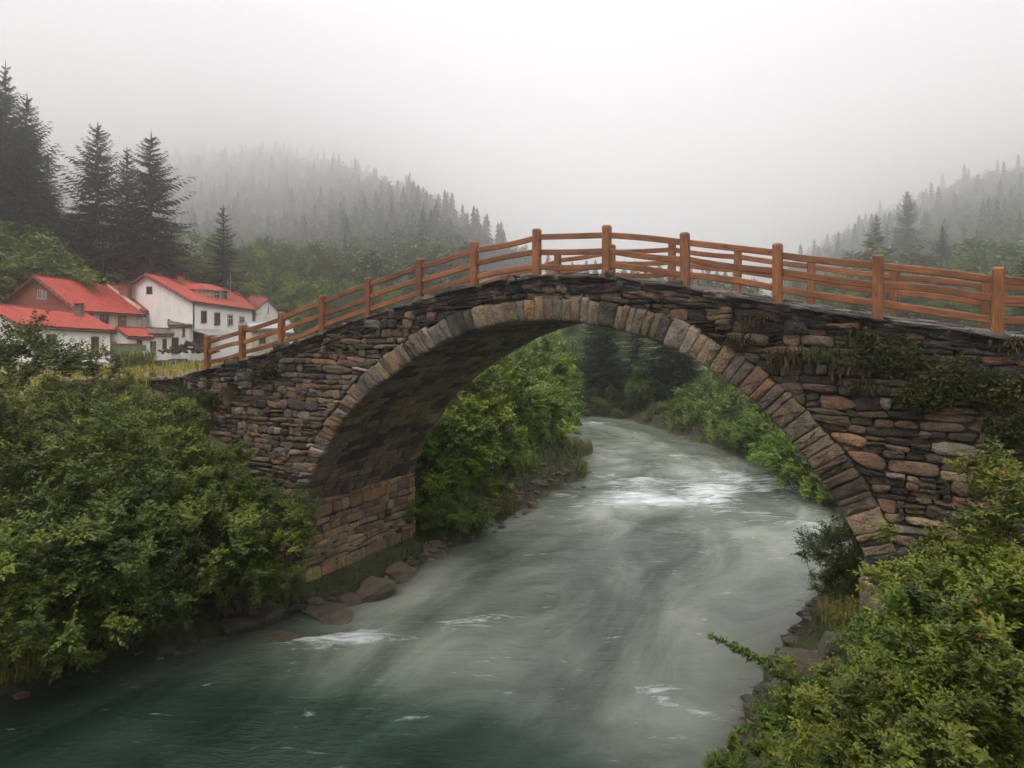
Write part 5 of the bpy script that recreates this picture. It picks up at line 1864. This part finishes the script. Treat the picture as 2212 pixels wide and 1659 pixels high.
xa = at(498, 622, 78)
o = empty('roof_aerial', xa - ZV * 1.2, 'thin television aerial on the roof of the big white house', 'aerial')
g = MB().tube([[0, 0, 0], [0, 0, 2.9]], .035, 5)
g.build('mast', M['metal'], o)
g = MB()
for k, ln_ in enumerate((.9, .7, .8, .5)):
    g.box((0, 0, 1.7 + .25 * k), ln_, .03, .03)
g.build('element', M['metal'], o)

def yard(name, label, cat, px, py, Y):
    c = at(px, py, Y)
    return empty(name, c, label, cat), c


o, c = yard('barrel', 'dark barrel standing below the corner of the low white cottage', 'barrel', 200, 812, 50)
t = np.linspace(0, 1, 9)
g = MB().tube(np.c_[t * 0, t * 0, t * .95], .30 + .05 * np.sin(t * math.pi), 14, (.05, .05, .06))
g.build('body', M['metal'], o, True)
g = MB()
for z_ in (.25, .7):
    g.tube([[0, 0, z_], [0, 0, z_ + .05]], .355, 14, (.2, .2, .2))
g.build('hoop', M['metal'], o)

o, c = yard('wash_tub', 'round white tub on legs at the edge of the yellow grass', 'tub', 221, 843, 40)
t = np.linspace(0, 1, 6)
MB().tube(np.c_[t * 0, t * 0, .25 + t * .32], .50 + .25 * t, 20).build('basin', M['clean_plaster'], o, True)
for k in range(3):
    a = k * 2.1
    MB().tube([[.42 * math.cos(a), .42 * math.sin(a), .3], [.5 * math.cos(a), .5 * math.sin(a), -.5]], .04, 6).build('leg', M['plank'], o)

for lab, px, py, Y, col in (('dull blue plastic crate behind the yellow grass', 352, 806, 47, (.10, .14, .25)), ('dark crate leaning beside the dull blue crate', 385, 802, 48, (.10, .10, .12))):
    o, c = yard('crate', lab, 'crate', px, py, Y)
    o.rotation_euler.z = RNG.uniform(-.4, .4)
    g = MB()
    for k in range(4):
        g.box((0, -.4, .1 + .22 * k), 1.0, .04, .17, col)
        g.box((0, .4, .1 + .22 * k), 1.0, .04, .17, col)
        g.box((-.5, 0, .1 + .22 * k), .04, .76, .17, col)
        g.box((.5, 0, .1 + .22 * k), .04, .76, .17, col)
    g.build('slats', M['frame_grey'], o)
    g = MB()
    for a in (-1, 1):
        for b in (-1, 1):
            g.box((a * .45, b * .35, .42), .07, .07, .84, col)
    g.build('corner_post', M['frame_grey'], o)
    MB().box((0, 0, .03), .9, .7, .05, col).build('bottom', M['frame_grey'], o)

o, c = yard('fallen_log', 'bent grey log lying in the yard beside the tiny cottage', 'log', 255, 800, 52)
tag(o, None, None)
MB().tube([[-.9, 0, .9], [-.3, .1, .5], [.2, 0, .25], [1.0, -.1, .1]], np.array([.1, .14, .16, .13]), 8).build('trunk', M['bark'], o, True)
o, c = yard('wood_pile', 'heap of firewood logs in front of the outbuilding', 'firewood', 410, 764, 58)
g = MB()
for k in range(60):
    p = np.array([RNG.uniform(-2.2, 2.2), RNG.uniform(-.5, .5), 0])
    p[2] = .12 + RNG.uniform(0, .8) * (1 - abs(p[0]) / 2.6)
    a = RNG.normal(0, .4)
    d = np.array([math.sin(a) * .3, math.cos(a) * .45, RNG.normal(0, .08)])
    g.tube([p - d, p + d], RNG.uniform(.07, .13), 7, pick(1, {'brown': 2, 'dark': 3, 'grey': 2})[0] * 4)
g.build('logs', M['bark'], o)
o, c = yard('trailer', 'dark green farm trailer with a rusty load between the cottages', 'trailer', 262, 772, 56)
g = MB().box((0, 0, .55), 3.2, 1.6, .12, (.3, .4, .25))
for a in (-.78, .78):
    g.box((0, a, .78), 3.2, .06, .36, (.25, .38, .22))
for a in (-1.6, 1.6):
    g.box((a, 0, .78), .06, 1.5, .36, (.25, .38, .22))
g.build('body', M['frame_grey'], o)
th = np.linspace(0, 2 * math.pi, 14)
for a in (-.9, .9):
    g = MB().tube([[-.2, a, .35], [-.2, a + .16, .35]], .36, 14, (.15, .15, .15))
    g.build('wheel', M['dark_trim'], o)
g = MB()
for k in range(14):
    g.box((RNG.uniform(-1.2, 1.2), RNG.uniform(-.5, .5), .8 + RNG.uniform(0, .35)), 1.3, .2, .1, (1.6, .7, .35), None, .06)
g.build('load', M['plank'], o)
# ------------------------------------------------------------------ air, sky, sun, camera
RHO = 0.0019
m = bpy.data.materials.new('haze')
m.use_nodes = True
nt = m.node_tree
nt.nodes.clear()
out = N(nt, 'ShaderNodeOutputMaterial')
pv = N(nt, 'ShaderNodeVolumePrincipled')
pv.inputs['Color'].default_value = (.99, .98, .987, 1)
pv.inputs['Density'].default_value = RHO
pv.inputs['Anisotropy'].default_value = .85
L(nt, pv.outputs[0], out.inputs['Volume'])
mb = MB()
mb.box((0, 900, 258), 5600, 3200, 523)
hz = mb.build('haze', m)
hz['kind'] = 'stuff'

w = bpy.data.worlds.new('World')
sc.world = w
w.use_nodes = True
nt = w.node_tree
bg = nt.nodes['Background']
SUN_EL, SUN_AZ = math.radians(58), math.radians(215)      # azimuth clockwise from +Y
sky = N(nt, 'ShaderNodeTexSky', sky_type='NISHITA')
sky.sun_disc = False
sky.sun_elevation = SUN_EL
sky.sun_rotation = SUN_AZ
geo = N(nt, 'ShaderNodeTexCoord').outputs['Generated']
sx = N(nt, 'ShaderNodeSeparateXYZ')
L(nt, geo, sx.inputs[0])
# overcast: brighter towards the zenith, a bright thin patch over the valley mouth
z = math_(nt, 'MAXIMUM', sx.outputs[2], 0.0)
zz_ = math_(nt, 'MAXIMUM', math_(nt, 'SUBTRACT', z, .38), 0.0)
lum = math_(nt, 'ADD', math_(nt, 'MULTIPLY', zz_, 30.0), 4.4)
dt = N(nt, 'ShaderNodeVectorMath', operation='DOT_PRODUCT')
L(nt, geo, dt.inputs[0])
gd = Vector((.12, 1, .05)).normalized()
dt.inputs[1].default_value = gd
gl = math_(nt, 'POWER', math_(nt, 'MAXIMUM', dt.outputs['Value'], 0.0), 20.0)
lum = math_(nt, 'ADD', lum, math_(nt, 'MULTIPLY', gl, 8.0))
cl = math_(nt, 'ADD', math_(nt, 'MULTIPLY', noise(nt, mapping(nt, geo, (1, 1, 2.5)), 1.6, 4, .5), .5), .75)
lum = math_(nt, 'MULTIPLY', lum, cl)
cc = N(nt, 'ShaderNodeVectorMath', operation='SCALE')
cc.inputs[0].default_value = (1.0, .98, .992)
L(nt, lum, cc.inputs['Scale'])
L(nt, mix(nt, .94, sky.outputs[0], cc.outputs[0]), bg.inputs['Color'])
bg.inputs['Strength'].default_value = .1

sl = bpy.data.lights.new('sun', 'SUN')
sl.energy = 1.4
sl.angle = math.radians(25)
sl.color = (1.0, .95, .88)
so = bpy.data.objects.new('sun', sl)
COL.objects.link(so)
dirv = Vector((math.sin(SUN_AZ) * math.cos(SUN_EL), math.cos(SUN_AZ) * math.cos(SUN_EL), math.sin(SUN_EL)))
so.rotation_euler = dirv.to_track_quat('Z', 'Y').to_euler()
so.location = (0, -20, 60)

cam = bpy.data.cameras.new('camera')
cam.sensor_width = 36
cam.lens = F_PX / 2212 * 36
cam.shift_y = -(829.5 - HY) / 2212
cam.clip_start = .1
cam.clip_end = 9000
co = bpy.data.objects.new('camera', cam)
COL.objects.link(co)
co.location = (0, 0, EYE)
co.rotation_euler = (math.radians(90), 0, 0)
sc.camera = co

sc.render.engine = 'CYCLES'
sc.view_settings.view_transform = 'Standard'
sc.view_settings.look = 'None'
sc.view_settings.exposure = 0.5
sc.view_settings.gamma = 1.0
sc.cycles.use_denoising = True
sc.cycles.max_bounces = 24
sc.cycles.diffuse_bounces = 3
sc.cycles.glossy_bounces = 2
sc.cycles.transmission_bounces = 2
sc.cycles.volume_bounces = 24
